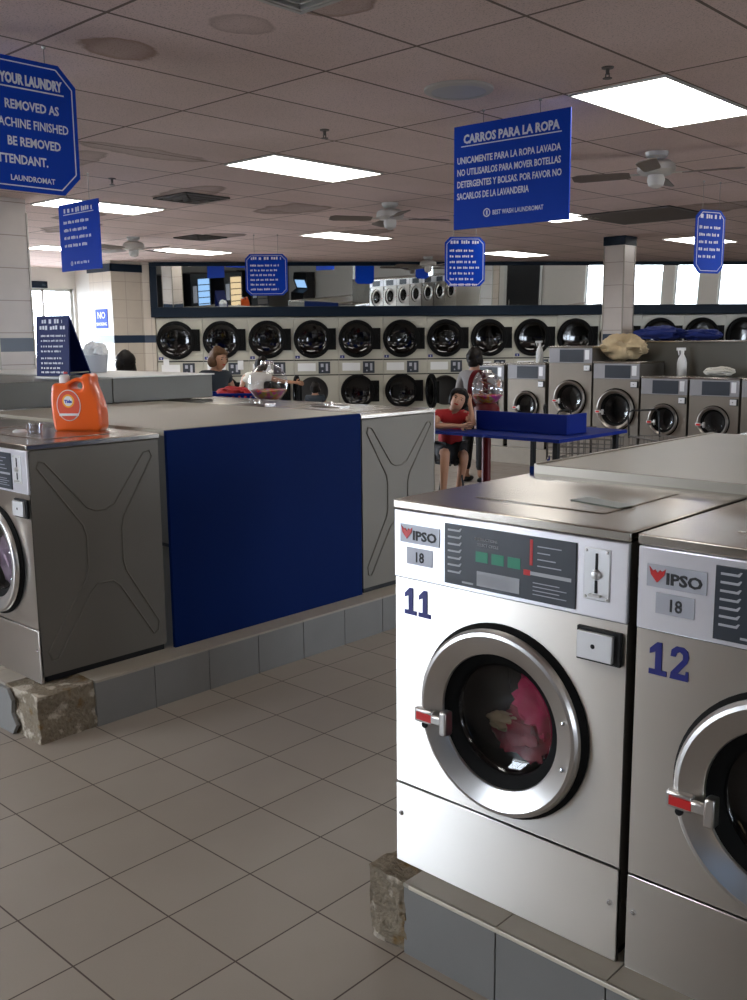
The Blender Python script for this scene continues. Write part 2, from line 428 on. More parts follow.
# upper part above dryers, with mirror frame
mb = MB(); mb.box(-.36, 15.2, -.42, 0, 2.17, CZ)
structure('wall_back_upper', mb, 'walldark', loc=tuple(wpt(0, WB)), rz=rot, smooth=False)
MT = R(3.3)
mt = thing('wall_mirror', 'long navy-framed mirror on the wall above the row of dryers', 'mirror', tuple(wpt(0, .012, 0)), rot)
fr = MB()
fr.box(-.42, 14.9, -.075, 0, 2.165, 2.335); fr.box(-.42, 14.9, -.075, 0, 3.035, 3.10)
fr.box(-.42, -.30, -.07, 0, 2.335, 3.035); fr.box(14.8, 14.9, -.07, 0, 2.335, 3.035)
fr.build('mirror_frame', 'navytrim', mt, bevel=.006)
gm = MB(); h = .70
gm.T = Matrix.Translation((0, -.008, 2.335)) @ Matrix.Rotation(MT, 4, 'X')
gm.box(-.30, 14.8, -.002, .004, 0, .71)
gm.build('mirror_glass', 'mirror', mt, smooth=False)

# pillar block between dryer wall and window wall
mb = MB(); mb.box(-11.72, cA.x, 7.35, 8.1, 0, CZ); 
structure('wall_left_pier', mb, 'walltile', smooth=False)
mb = MB(); mb.box(-11.75, cA.x + .02, 7.33, 7.35, 2.93, 3.06); mb.box(cA.x, cA.x + .02, 7.33, 7.96, 2.93, 3.06)
structure('trim_1', mb, 'navytrim', smooth=False)

# walls with openings
def wall_with_windows(name, x0, x1, H, thick, openings, mat, loc, rz):
    """openings: (u0,u1,z0,z1) sorted"""
    mb = MB(); u = x0
    for a, b, z0, z1 in openings:
        if a > u: mb.box(u, a, 0, thick, 0, H)
        if z0 > 0: mb.box(a, b, 0, thick, 0, z0)
        if z1 < H: mb.box(a, b, 0, thick, z1, H)
        u = b
    if u < x1: mb.box(u, x1, 0, thick, 0, H)
    return structure(name, mb, mat, loc=loc, rz=rz, smooth=False)
WIN = [0]
def window(a, b, z0, z1, loc, rz, bars=1, thick=.2):
    WIN[0] += 1
    w = thing('window_%d' % WIN[0], None, None, loc, rz); w['kind'] = 'structure'
    f = MB(); t = .05
    f.box(a, b, .06, .12, z0, z0 + t); f.box(a, b, .06, .12, z1 - t, z1)
    f.box(a, a + t, .06, .12, z0, z1); f.box(b - t, b, .06, .12, z0, z1)
    for k in range(bars):
        x = a + (b - a) * (k + 1) / (bars + 1); f.box(x - t / 2, x + t / 2, .06, .12, z0, z1)
    f.build('window_frame', 'alu', w, bevel=.004)
    g = MB(); g.box(a + t, b - t, .088, .094, z0 + t, z1 - t); g.build('window_pane', 'glass_win', w, smooth=False)
    # daylight portal in the opening
    ld = bpy.data.lights.new('daylight', 'AREA'); ld.shape = 'RECTANGLE'; ld.size = b - a; ld.size_y = z1 - z0; ld.cycles.is_portal = True
    lo = bpy.data.objects.new('daylight', ld); COL.objects.link(lo)
    lm = Matrix.Translation(loc) @ Matrix.Rotation(rz, 4, 'Z') @ Matrix.Translation(((a + b) / 2, .15, (z0 + z1) / 2)) @ Matrix.Rotation(-PI / 2, 4, 'X')
    lo.matrix_world = lm
# front wall (behind the camera), faces +Y  -> rz = 180: local x = -X
fo = [(2.2, 5.2, .1, 2.95)]
wall_with_windows('wall_front', -XR, -XL, CZ, .2, fo, 'walldark', (0, YF, 0), PI)
for a, b, z0, z1 in fo[:]: window(a, b, z0, z1, (0, YF, 0), PI, 1)
# left wall, faces +X -> local x = +Y , rz=90
lo_ = [(.2, 3.2, .35, 2.72), (3.5, 6.0, .15, 2.74), (6.1, 7.9, .15, 2.74)]
wall_with_windows('wall_left', YF, 7.95, CZ, .2, lo_, 'wall', (XL, 0, 0), PI / 2)
for a, b, z0, z1 in lo_: window(a, b, z0, z1, (XL, 0, 0), PI / 2, 2)
mb = MB(); mb.box(XL, XL + .05, YF, 7.35, 2.74, 2.86); structure('trim_2', mb, 'navytrim', smooth=False)
mb = MB(); mb.box(XL, -11.72, 7.95, 8.1, 0, CZ); structure('wall_left_end', mb, 'wall', smooth=False)
# right wall, faces -X -> rz=-90: local x = -Y
ro = [(-12.9, -11.7, .5, 2.75), (-11.1, -10.3, .3, 2.75), (-9.9, -8.7, .3, 2.75), (-8.5, -7.2, .5, 2.75), (-1.0, -.4, .5, 2.6), (2.2, 2.8, .5, 2.6)]
wall_with_windows('wall_right', -YB, -YF, CZ, .2, ro, 'wall', (XR, 0, 0), -PI / 2)
for a, b, z0, z1 in ro: window(a, b, z0, z1, (XR, 0, 0), -PI / 2, 0)
mb = MB(); mb.box(cE.x - .1, XR, YB, YB + .15, 0, CZ); structure('wall_end', mb, 'walldark', smooth=False)
# dark doorway in the right wall, seen only in the mirror
d = thing('door_1', None, None, (XR, 0, 0), -PI / 2); d['kind'] = 'structure'
mb = MB(); mb.box(-5.5, -4.2, -.05, 0, 0, 2.7); mb.build('door_leaf', 'black', d, bevel=.01)
mb = MB(); mb.box(-5.6, -5.5, -.07, 0, 0, 2.8); mb.box(-4.2, -4.1, -.07, 0, 0, 2.8); mb.box(-5.6, -4.1, -.07, 0, 2.7, 2.8); mb.build('door_frame', 'alu', d, bevel=.006)
mb = MB(); mb.cyl((-4.35, -.06, 1.0), (-4.35, -.10, 1.0), .02); mb.box(-4.36, -4.34, -.12, -.10, .9, 1.1); mb.build('door_handle', 'chrome', d)

# columns
def column(x0, x1, y0, y1, label, cap=True):
    t = thing('column', label, 'column', ((x0 + x1) / 2, (y0 + y1) / 2, 0)); t['kind'] = 'structure'
    hx, hy = (x1 - x0) / 2, (y1 - y0) / 2
    mb = MB(); mb.box(-hx, hx, -hy, hy, 0, CZ - .001); mb.build('shaft', 'coltile', t, smooth=False)
    if cap:
        mb = MB(); mb.box(-hx - .015, hx + .015, -hy - .015, hy + .015, CZ - .12, CZ - .001); mb.build('cap_trim', 'navytrim', t, bevel=.004)
    mb = MB()
    for sx in (-1, 1):
        for sy in (-1, 1): mb.box(sx * hx - .008, sx * hx + .008, sy * hy - .008, sy * hy + .008, 0, CZ - .13)
    mb.build('corner_trim', 'edging', t)
    return t
column(-3.33, -3.03, 10.28, 10.58, 'square tiled column with dark cap rising behind the far washers')
column(-5.65, -5.31, 2.50, 2.86, 'wide cream tiled column with dark blue band at the left edge', False)

# ------------------------------------------------------------------ island plinths
PH = .222
def plinth(name, x0, x1, y0, y1, label, front_from, side_from, side):
    """side: +1 broken corner at x1 (left island), -1 broken corner at x0 (right island)"""
    t = thing(name, label, 'plinth', ((x0 + x1) / 2, (y0 + y1) / 2, 0)); ox, oy = (x0 + x1) / 2, (y0 + y1) / 2
    mb = MB(); mb.box(x0 - ox + .02, x1 - ox - .02, y0 - oy + .02, y1 - oy - .02, 0, PH - .014); mb.build('core', 'grout', t, smooth=False)
    T = .3268
    mb = MB()
    # front and back tile facing
    k = math.floor(x0 / T)
    while k * T < x1:
        a, b = max(k * T, x0) + .002, min((k + 1) * T, x1) - .002
        if side > 0: b2 = min(b, front_from)
        else: b2 = b
        a2 = a if side > 0 else max(a, front_from)
        if b2 - a2 > .01: mb.box(a2 - ox, b2 - ox, y0 - oy, y0 - oy + .02, .0, PH - .012)
        if b - a > .01: mb.box(a - ox, b - ox, y1 - oy - .02, y1 - oy, .0, PH - .012)
        k += 1
    k = math.floor(y0 / T)
    while k * T < y1:
        a, b = max(k * T, y0) + .002, min((k + 1) * T, y1) - .002
        for s_, xx in ((1, x1 - .02), (-1, x0)):
            a2 = max(a, side_from) if s_ == side else a
            if b - a2 > .01: mb.box(xx - ox, xx + .02 - ox, a2 - oy, b - oy, .0, PH - .012)
        k += 1
    mb.build('tile_facing', 'plinthtile', t, bevel=.0015)
    mb = MB(); k = math.floor(x0 / T)
    while k * T < x1:
        a, b = max(k * T, x0) + .0015, min((k + 1) * T, x1) - .0015
        lo = front_from if side < 0 else x0; hi = front_from if side > 0 else x1
        a2, b2 = max(a, lo), min(b, hi)
        if b2 - a2 > .01: mb.box(a2 - ox, b2 - ox, y0 - oy - .002, y0 - oy + .34, PH - .012, PH)
        k += 1
    mb.box(x0 - ox + (.2 if side < 0 else 0), x1 - ox - (.2 if side > 0 else 0), y0 - oy + .343, y1 - oy, PH - .012, PH - .001)
    if side > 0: mb.box(x1 - ox - .198, x1 - ox, side_from - oy, y1 - oy, PH - .012, PH)
    mb.build('top_tiles', 'plinthtop', t, bevel=.001)
    return t, ox, oy

def rough_block(x0, x1, y0, y1, z0, z1, amp, name, mats, parent, seed=1, cuts=10):
    mb = MB(); mb.box(x0, x1, y0, y1, z0, z1)
    bmesh.ops.subdivide_edges(mb.bm, edges=mb.bm.edges[:], cuts=cuts, use_grid_fill=True)
    from mathutils import noise
    for v in mb.bm.verts:
        p = v.co * 14 + Vector((seed * 7.1, 3.3, 1.7))
        d_ = Vector((noise.noise(p), noise.noise(p + Vector((9, 0, 0))), noise.noise(p + Vector((0, 9, 0)))))
        p2 = v.co * 45 + Vector((seed, 0, 0))
        d_ += .45 * Vector((noise.noise(p2), noise.noise(p2 + Vector((9, 0, 0))), noise.noise(p2 + Vector((0, 9, 0)))))
        if v.co.z < z0 + .005: d_.z = 0
        v.co += d_ * amp
        if v.co.z < z0: v.co.z = z0
        v.co.z = min(v.co.z, PH - .001)
    return mb.build(name, mats, parent, smooth=True, angle=25)

PL, pox, poy = plinth('plinth', -8.2, -.182, .045, 3.03, 'low grey tiled plinth with broken corner carrying the left washers', -.47, .334, 1)
o = rough_block(-.47 - pox, -.190 - pox, .052 - poy, .334 - poy, 0, PH - .004, .014, 'broken_corner', 'concrete', PL, 1, 14)
o['label'] = 'crumbling bare concrete corner'
mb = MB(); mb.prism([(-.75 - pox, .0), (-.40 - pox, .0), (-.36 - pox, .05), (-.40 - pox, .10), (-.39 - pox, .16), (-.43 - pox, .208), (-.75 - pox, .208)], 'y', .028 - poy, .046 - poy)
mb.build('cracked_tile', 'plinthtile', PL, bevel=.002)
PR, qox, qoy = plinth('plinth', 1.83, 8.4, .03, 2.97, 'low grey tiled plinth with broken end carrying the numbered washers', 1.966, .36, -1)
o = rough_block(1.825 - qox, 1.972 - qox, .034 - qoy, .36 - qoy, 0, PH - .002, .016, 'broken_corner', 'concrete', PR, 8, 14)
o['label'] = 'crumbling bare concrete end'
mb = MB(); mb.box(1.985 - qox, 8.4 - qox, .026 - qoy, .036 - qoy, PH - .014, PH); mb.build('nosing', 'nosing', PR, bevel=.003)

# ------------------------------------------------------------------ washers
WW, WDp, WH = .728, .68, 1.095
def rect_circle_panel(mb, x0, x1, z0, z1, cx, cz, r, y, n=64):
    angs = [2 * PI * i / n for i in range(n)] + [math.atan2(z - cz, x - cx) % (2 * PI) for x in (x0, x1) for z in (z0, z1)]
    angs = sorted(set(round(a, 6) for a in angs))
    inn, outr = [], []
    for a in angs:
        ca, sa = math.cos(a), math.sin(a)
        t = min([(x1 - cx) / ca if ca > 1e-9 else 1e9, (x0 - cx) / ca if ca < -1e-9 else 1e9, (z1 - cz) / sa if sa > 1e-9 else 1e9, (z0 - cz) / sa if sa < -1e-9 else 1e9])
        inn.append(mb._v((cx + r * ca, y, cz + r * sa))); outr.append(mb._v((cx + t * ca, y, cz + t * sa)))
    m = len(angs)
    for i in range(m):
        j = (i + 1) % m; mb.face([inn[i], inn[j], outr[j], outr[i]])

def x_emboss(mb, x, D, z0, z1, t):
    """pressed X shape on a side panel; x is the panel plane, t signed thickness"""
    U = lambda u, v: (.02 + u * (D - .04), z0 + .02 + v * (z1 - z0 - .04))
    pts = [(.03, .945), (.05, .97), (.09, .965), (.40, .735), (.47, .715), (.56, .715), (.63, .735), (.90, .965), (.95, .97), (.97, .94),
           (.70, .665), (.68, .61), (.68, .45), (.70, .40), (.97, .11), (.96, .06), (.92, .05), (.64, .335), (.58, .365), (.46, .365), (.40, .335), (.11, .05), (.06, .05), (.035, .09),
           (.36, .40), (.385, .45), (.385, .60), (.36, .655)]
    P = [U(*p) for p in pts]
    mb.tube([(x + t * .15, p[0], p[1]) for p in P], .0048, 6, closed=True)

def make_washer(label, group, W=WW, D=WDp, H=WH, dr=.257, dz=.537, number=None, detail=True, steel='steel', panel_dark=True, emboss=True, ring='steel_ring', rr=.72, fas='fascia'):
    t = thing('washing_machine', label, 'washing machine', group=group)
    s = W / WW
    cx = .372 * s
    fz = H - .222; kz = .25 * H / 1.095
    r_in = dr * rr
    mb = MB()      # cabinet: sides, back, bottom, top deck
    mb.box(0, .012, .004, D, .03, H - .03); mb.box(W - .012, W, .004, D, .03, H - .03)
    mb.box(.012, W - .012, D - .012, D, .03, H - .03); mb.box(.012, W - .012, .02, D - .012, .03, .04)
    mb.box(.012, W - .012, .012, D - .012, H - .04, H - .03)
    if emboss:
        x_emboss(mb, 0, D, .03, H - .03, -.005); x_emboss(mb, W, D, .03, H - .03, .005)
    mb.mi = 1; mb.box(.01, W - .01, .03, D - .01, .0, .03)
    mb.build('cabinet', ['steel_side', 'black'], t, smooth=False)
    mb = MB(); mb.box(-.004, W + .004, -.006, D + .01, H - .026, H)
    mb.build('lid', 'steel_lid', t, bevel=.004)
    if detail:
        mb = MB(); mb.box(.16 * s, W - .16 * s, .16, D - .10, H, H + .003); mb.build('lid_hatch', 'steel_lid', t, bevel=.002)
    mb = MB(); rect_circle_panel(mb, 0, W, kz + .003, fz - .002, cx, dz, dr * .80, 0)
    mb.build('front_panel', steel, t, smooth=False)
    mb = MB(); mb.box(0, W, -.003, .012, .0, kz - .002); mb.build('kick_panel', steel, t, bevel=.002)
    if detail:
        mb = MB()
        for sx in (.02, W - .02): mb.lathe([(.0, -.009), (.006, -.008), (.008, -.003)], (sx, 0, kz * .62), 'y', 12)
        mb.build('screw', 'chrome', t)
    mb = MB(); mb.box(0, W, -.006, .012, fz, H - .028); mb.build('fascia', fas, t, bevel=.003)
    # display panel with its printing
    px0, px1, pz0, pz1 = .185 * s, .592 * s, fz + .012, H - .045
    mb = MB(); mb.box(px0, px1, -.010, -.005, pz0, pz1)
    pan = mb.build('display_panel', 'panel', t, bevel=.001)
    if detail:
        w_ = px1 - px0; h_ = pz1 - pz0
        g = MB(); y = -.0112
        def rc(a, b, c, d_, m): g.mi = m; g.box(px0 + a * w_, px0 + b * w_, y, y + .0015, pz0 + c * h_, pz0 + d_ * h_)
        for k in range(7):
            z = .93 - k * .115
            a = px0 + .03 * w_; b = px0 + .145 * w_; zz = pz0 + (z - .045) * h_; g.mi = 0
            g.prism([(a, zz), (b - .006, zz), (b, zz + .010), (b - .004, zz + .010), (b - .010, zz + .005), (a, zz + .005)], 'y', y, y + .0015)
        rc(.15, .24, .055, .085, 0)
        for k in range(3): rc(.26 + k * .125, .355 + k * .125, .45, .62, 1)
        rc(.27, .60, .06, .30, 0)
        for k in range(4): rc(.29, .56 - .03 * (k % 2), .10 + k * .045, .112 + k * .045, 3)
        rc(.675, .695, .55, .95, 2); rc(.63, .68, .385, .47, 2); rc(.68, .97, .40, .455, 0)
        g.mi = 0
        g.text('INSTRUCTIONS', px0 + .25 * w_, pz0 + .80 * h_, .0105, y); g.text('SELECT CYCLE', px0 + .27 * w_, pz0 + .71 * h_, .0105, y)
        g.mi = 3
        for k in range(4): rc(.73, .90 - .04 * (k % 3), .55 + k * .1, .565 + k * .1, 3)
        for k in range(4): rc(.70, .94 - .05 * (k % 2), .10 + k * .06, .112 + k * .06, 3)
        g.build('panel_printing', ['greymark', 'green', 'red', 'badge'], pan, smooth=False)
    # coin slot plate
    mb = MB(); x0, x1, z0, z1 = .613 * s, .683 * s, fz + .045, H - .05
    mb.box(x0, x1, -.010, -.005, z0, z1)
    cp = mb.build('coin_plate', 'plate', t, bevel=.002)
    if detail:
        mb = MB(); xm = (x0 + x1) / 2; zm = (z0 + z1) / 2
        mb.box(xm - .0025, xm + .0025, -.0125, -.009, zm + .012, z1 - .012)
        mb.mi = 1; mb.lathe([(.0, -.022), (.009, -.021), (.010, -.015), (.013, -.010)], (xm, 0, zm), 'y', 16)
        mb.mi = 0; mb.box(xm - .003, xm + .003, -.0125, -.009, z0 + .018, zm - .014); mb.mi = 1; mb.box(xm - .015, xm + .015, -.02, -.009, z0 + .010, z0 + .016)
        for ax in (x0 + .007, x1 - .007):
            for az in (z0 + .007, z1 - .007): mb.lathe([(0, -.013), (.003, -.0125), (.004, -.010)], (ax, 0, az), 'y', 8)
        mb.build('coin_slot', ['black', 'steel_ring'], cp)
    # coin box
    mb = MB(); x0, x1, z0, z1 = .600 * s, .718 * s, fz - .108, fz - .024
    mb.box(x0, x1, -.012, 0, z0, z1); mb.mi = 1
    mb.box(x0 + .007, x1 - .016, -.024, -.012, z0 + .008, z1 - .008)
    mb.mi = 0; mb.lathe([(0, -.026), (.005, -.0255), (.006, -.024)], ((x0 + x1) / 2 - .008, 0, (z0 + z1) / 2), 'y', 12)
    mb.build('coin_box', ['black', 'plate'], t, bevel=.002)
    # door
    c = (cx, 0, dz)
    mb = MB()
    mb.lathe([(dr * 1.03, 0), (dr * 1.03, -.006), (dr, -.014), (dr * .985, -.020)], c, 'y', 64)
    door = mb.build('door', 'rubber', t)
    mb = MB()
    mb.lathe([(dr * .985, -.018), (dr * .98, -.030), (dr * .955, -.038), (dr * .92, -.040), (r_in * 1.04, -.024), (r_in, -.020), (r_in * .985, -.012)], c, 'y', 64)
    mb.build('door_ring', ring, door, angle=24)
    mb = MB(); mb.lathe([(r_in, -.016), (r_in * .95, -.006), (r_in * .86, .0), (r_in * .82, .010), (r_in * .82, .03)], c, 'y', 64)
    mb.build('gasket', 'rubber', door)
    mb = MB()
    prof = [(r_in * .845 * math.cos(a), -.012 - .035 + .0 + (1 - 0) * (.09 * math.sin(a))) for a in [i * PI / 2 / 8 for i in range(9)]]
    prof = [(max(p[0] * .97, .0005), (p[1] + .047) * .32 + .012) for p in prof]
    mb.lathe(prof, c, 'y', 48); mb.build('door_glass', 'glass_door', door, angle=80)
    mb = MB(); mb.lathe([(dr * .80, .001), (dr * .86, .03), (dr * .9, .08), (dr * .9, .36), (.001, .38)], c, 'y', 48)
    mb.build('drum', 'drum', t)
    if detail:
        mb = MB()
        for a in (-.28, .28): mb.lathe([(0, -.044), (.005, -.042), (.006, -.032)], (cx + dr * .86 * math.cos(a), 0, dz + dr * .86 * math.sin(a)), 'y', 10)
        mb.mi = 0; mb.build('ring_screw', 'chrome', door)
    # latch handle on the left of the ring
    mb = MB(); hz = dz - .035 * s
    mb.box(cx - dr - .004, cx - dr + .059, -.052, -.030, hz - .020, hz + .020)
    mb.box(cx - dr + .054, cx - dr + .097, -.055, -.038, hz - .013, hz + .013)
    mb.box(cx - dr + .090, cx - dr + .114, -.060, -.026, hz - .036, hz + .032)
    hd = mb.build('handle', 'steel_ring', door, bevel=.005)
    mb = MB(); mb.box(cx - dr + .006, cx - dr + .060, -.0555, -.0515, hz - .011, hz + .011); st = mb.build('red_sticker', 'red', hd, bevel=.001)
    if detail:
        mb = MB(); mb.lathe([(0, -.045), (.009, -.044), (.011, -.030)], (cx - dr + .026, 0, hz - .028), 'y', 12); mb.build('latch_knob', 'black', hd)
        # badge
        mb = MB(); mb.box(.024, .166, -.0085, -.0055, H - .118, H - .066)
        mb.mi = 1; bx, bz = .030, H - .111
        mb.prism([(bx, bz + .040), (bx + .004, bz + .022), (bx + .020, bz + .004), (bx + .036, bz + .022), (bx + .040, bz + .038), (bx + .031, bz + .030), (bx + .026, bz + .034), (bx + .020, bz + .026), (bx + .014, bz + .034), (bx + .009, bz + .030)], 'y', -.0105, -.008)
        mb.mi = 2; mb.text('IPSO', bx + .040, bz + .004, .036, -.0092, bold=.0012, sx=1.18)
        mb.build('maker_badge', ['badge', 'red', 'blackmark'], t, smooth=False)
        mb = MB(); mb.box(.048, .140, -.0085, -.0055, H - .178, H - .130); mb.mi = 1; mb.text('18', .094, H - .169, .040, -.0092, align='CENTER', bold=.0006, sx=.9)
        mb.build('size_plate', ['badge', 'blackmark'], t, smooth=False)
    if number:
        mb = MB(); 
        for k, ch in enumerate(number): digit(mb, ch, .034 + k * .052, fz - .105, .044, .078)
        mb.build('number_decal', 'navy', t, smooth=False)
    return t

def digit(mb, ch, x, z, w, h):
    """blocky slab numerals"""
    y0, y1 = -.0025, .0005
    if ch == '1':
        mb.prism([(x, z), (x + w, z), (x + w, z + .16 * h), (x + .70 * w, z + .16 * h), (x + .70 * w, z + h), (x + .42 * w, z + h), (x + .02 * w, z + .78 * h), (x + .02 * w, z + .62 * h), (x + .34 * w, z + .70 * h), (x + .34 * w, z + .16 * h), (x, z + .16 * h)], 'y', y0, y1)
    elif ch == '2':
        mb.prism([(x, z), (x + w, z), (x + w, z + .30 * h), (x + .86 * w, z + .30 * h), (x + .84 * w, z + .18 * h), (x + .42 * w, z + .18 * h), (x + .92 * w, z + .55 * h), (x + w, z + .72 * h), (x + .94 * w, z + .90 * h), (x + .70 * w, z + h), (x + .30 * w, z + h), (x + .05 * w, z + .88 * h), (x, z + .68 * h),
                  (x + .28 * w, z + .68 * h), (x + .34 * w, z + .80 * h), (x + .52 * w, z + .85 * h), (x + .68 * w, z + .78 * h), (x + .68 * w, z + .64 * h), (x + .05 * w, z + .20 * h)], 'y', y0, y1)

W11 = make_washer('stainless front-loading washer numbered 11 with pink laundry in its drum', 'front row washers of the right island', number='11')
W11.location = (1.865, .116, PH)
W12 = make_washer('stainless front-loading washer numbered 12 at the right edge', 'front row washers of the right island', number='12')
W12.location = (2.618, .116, PH)
PLAIN = make_washer('stainless front-loading washer nearest on the left, beside the blue end panel', 'front row washers of the left island')
PLAIN.location = (-.328 - WW, .150, PH)
ORD = ['first', 'second', 'third', 'fourth', 'fifth', 'sixth', 'seventh', 'eighth', 'ninth', 'tenth', 'eleventh', 'twelfth', 'thirteenth', 'fourteenth', 'fifteenth', 'sixteenth', 'seventeenth', 'eighteenth']
PIT = .752
for k in range(1, 5):
    dup(PLAIN, (-.328 - WW - PIT * k, .150, PH), 0, 'stainless washer in the left front row, %s from the end under the orange bottle' % ORD[k])
for k in range(0, 6):
    if k == 0: lab = 'steel washer whose grey side panel shows right of the blue end panel'
    else: lab = 'steel washer facing the dryers in the left island, %s from the aisle end' % ORD[k]
    dup(PLAIN, (-.318 - PIT * k, 2.945, PH), PI, lab, 'back row washers of the left island')
for k in range(2, 8):
    dup(PLAIN, (1.865 + PIT * k + .001, .116, PH), 0, 'stainless washer in the numbered row, %s past number 12' % ORD[k - 2], 'front row washers of the right island')
dup(PLAIN, (1.865 + WW, 2.86, PH), PI, 'low steel washer facing the dryers behind the numbered row, first from the aisle')['group'] = 'back row washers of the right island'
TALL = make_washer('tall steel washer facing the dryers behind the numbered row, first after the low one', 'back row washers of the right island', WW, WDp, 1.80, .26, 1.24, None, False)
TALL.location = (1.865 + WW + PIT, 2.86, PH); TALL.rotation_euler = (0, 0, PI)
for k in range(2, 8): dup(TALL, (1.865 + WW + PIT * k, 2.86, PH), PI, 'tall steel washer facing the dryers behind the numbered row, %s after the low one' % ORD[k - 1])

mb = MB(); mb.T = Matrix.Translation((2.355 - 1.865, .405 - .116, WH + .0035)) @ Matrix.Rotation(R(-12), 4, 'Z'); mb.box(-.085, .085, -.035, .035, 0, .002); o = mb.build('warning_sticker', simple('grey_green_sticker', (.10, .12, .09), .3), W11); o['label'] = 'worn grey-green sticker on the lid'
# worktops and end panels over the gap between the rows
mb = MB(); mb.box(0, 1.96, 0, 1.37, 0, .03); tp = mb.build('worktop', ['beige_top'], None, loc=(-.328 - 1.96, .868, 1.300), bevel=.003)
tag(tp, 'beige worktop behind the orange detergent bottle', 'worktop')
mb = MB(); mb.box(0, 6.3, 0, 1.38, 0, .03); mb.mi = 1; mb.box(-.012, 0, 0, 1.38, -.004, .034); mb.box(0, 6.3, -.008, 0, -.004, .032)
tp = mb.build('worktop', ['beige_top', 'edging'], None, loc=(1.879, .806, 1.315), bevel=.002)
tag(tp, 'beige worktop with brown metal edging behind washer number 11', 'worktop')
mb = MB(); mb.box(0, .022, 0, 1.376, 0, 1.105); o = mb.build('end_panel', 'blue_panel', None, loc=(-.330, .868, PH), bevel=.002)
tag(o, 'large dark blue panel closing the end of the left island', 'panel')
mb = MB(); mb.box(0, .02, 0, 1.376, 0, 1.115); o = mb.build('end_panel', 'blue_panel', None, loc=(1.848, .808, PH), bevel=.002)
tag(o, 'blue end panel of the right island, hidden but for its top corner', 'panel')
# raised metal service box on the left island
bxo = thing('service_box', 'grey metal service box standing on top of the left washers', 'metal box', (-2.335, 1.0, 1.333))
for nm, a, b in (('box_section', 0, .846), ('box_section', .850, 1.72)):
    mb = MB(); mb.box(-2.6, 0, a, b, 0, .17); mb.build(nm, 'boxpaint', bxo, bevel=.004)
mb = MB(); mb.box(-2.62, .015, .845, 1.735, .17, .18); mb.build('cover', 'alu', bxo, bevel=.003)
# small chrome trays on the lids
for k, (x, y, lab) in enumerate([(-1.55, 2.50, 'small chrome coin tray on the washer top near the metal box'), (-.95, 2.62, 'small chrome coin tray on the washer top near the aisle')]):
    t = thing('coin_tray', lab, 'tray', (x, y, 1.3175), group='coin trays on the left island')
    mb = MB(); mb.box(-.14, .14, -.05, .05, 0, .012); mb.build('base', 'chrome', t, bevel=.004)
    mb = MB(); mb.lathe([(.03, .012), (.03, .02), (.02, .035), (.001, .038)], (0, 0, 0), 'z', 16); mb.build('knob', 'chrome', t)

# ------------------------------------------------------------------ laundry inside drums
def crumple(name, label, cat, loc, size, mats, seed, squash=(1, .6, .8), amp=.35, group=None, seg=40):
    from mathutils import noise
    mb = MB(); mb.ball((0, 0, 0), 1, seg, seg // 2)
    for v in mb.bm.verts:
        p = v.co.copy() * 1.6 + Vector((seed * 3.1, seed, 0))
        f = 1 + amp * (1 - 2 * abs(noise.noise(p))) + amp * .6 * (.5 - abs(noise.noise(p * 2.7))) - amp * .6
        v.co = Vector((v.co.x * squash[0], v.co.y * squash[1], v.co.z * squash[2])) * f * size
    zmin = min(v.co.z for v in mb.bm.verts)
    for v in mb.bm.verts:
        v.co.z -= zmin
    o = mb.build(name, mats, None, loc=loc, angle=50)
    return tag(o, label, cat, group)
def crumple2(*a, **k): return crumple(*a, **k)
crumple('laundry', 'bright pink laundry tumbled inside the drum of washer 11', 'laundry', (2.305, .24, PH + .42), .088, 'pink', 2, (1, .5, 1.15), .6)
crumple('laundry', 'dark red laundry at the bottom of the drum of washer 11', 'laundry', (2.25, .225, PH + .385), .075, 'pink2', 6, (1.3, .5, .8), .55)
crumple('laundry', 'cream sleeve of laundry inside the drum of washer 11', 'laundry', (2.185, .205, PH + .465), .040, 'tancloth', 9, (1.3, .6, .6))
crumple('laundry', 'green laundry inside the drum of washer 12', 'laundry', (3.06, .24, PH + .37), .09, 'greencloth', 4, (1, .6, .9))
crumple('laundry', 'mixed pale laundry inside the drum of the nearest left washer', 'laundry', (-.70, .27, PH + .36), .12, 'mixcloth', 5, (1, .6, 1.1))

# ------------------------------------------------------------------ detergent bottle
def curve_plate(name, outer, holes, depth, bev, mats, parent, res=3):
    cu = bpy.data.curves.new('c', 'CURVE'); cu.dimensions = '2D'; cu.fill_mode = 'BOTH'; cu.extrude = depth / 2 - bev; cu.bevel_depth = bev; cu.bevel_resolution = res; cu.offset = -bev; cu.resolution_u = 6
    for pts in [outer] + holes:
        sp = cu.splines.new('BEZIER'); sp.bezier_points.add(len(pts) - 1)
        for bp_, p in zip(sp.bezier_points, pts):
            bp_.co = (p[0], p[1], 0); bp_.handle_left_type = bp_.handle_right_type = 'AUTO'
        sp.use_cyclic_u = True
    ob = bpy.data.objects.new('c', cu)
    me = bpy.data.meshes.new_from_object(ob)
    bpy.data.objects.remove(ob); bpy.data.curves.remove(cu)
    mb = MB(); vs = [mb._v((v.co.x, v.co.z, v.co.y)) for v in me.vertices]
    for p in me.polygons: mb.face([vs[i] for i in p.vertices])
    bmesh.ops.remove_doubles(mb.bm, verts=mb.bm.verts[:], dist=1e-5)
    return mb.build(name, mats, parent, angle=50)
BT = thing('detergent_bottle', 'orange jug of laundry detergent standing on the left washer top', 'detergent bottle', (-.768, .672, 1.3175), R(36))
K = .000813 * .95
def bp(x, y): return ((x - 490) * K, (610 - y) * K)
outer = [bp(352, 606), bp(336, 560), bp(328, 460), bp(332, 360), bp(350, 305), bp(395, 300), bp(432, 297), bp(465, 280), bp(505, 264), bp(538, 262), bp(552, 246), bp(598, 246), bp(608, 300), bp(632, 370), bp(656, 450), bp(662, 540), bp(650, 604), bp(580, 610), bp(420, 610)]
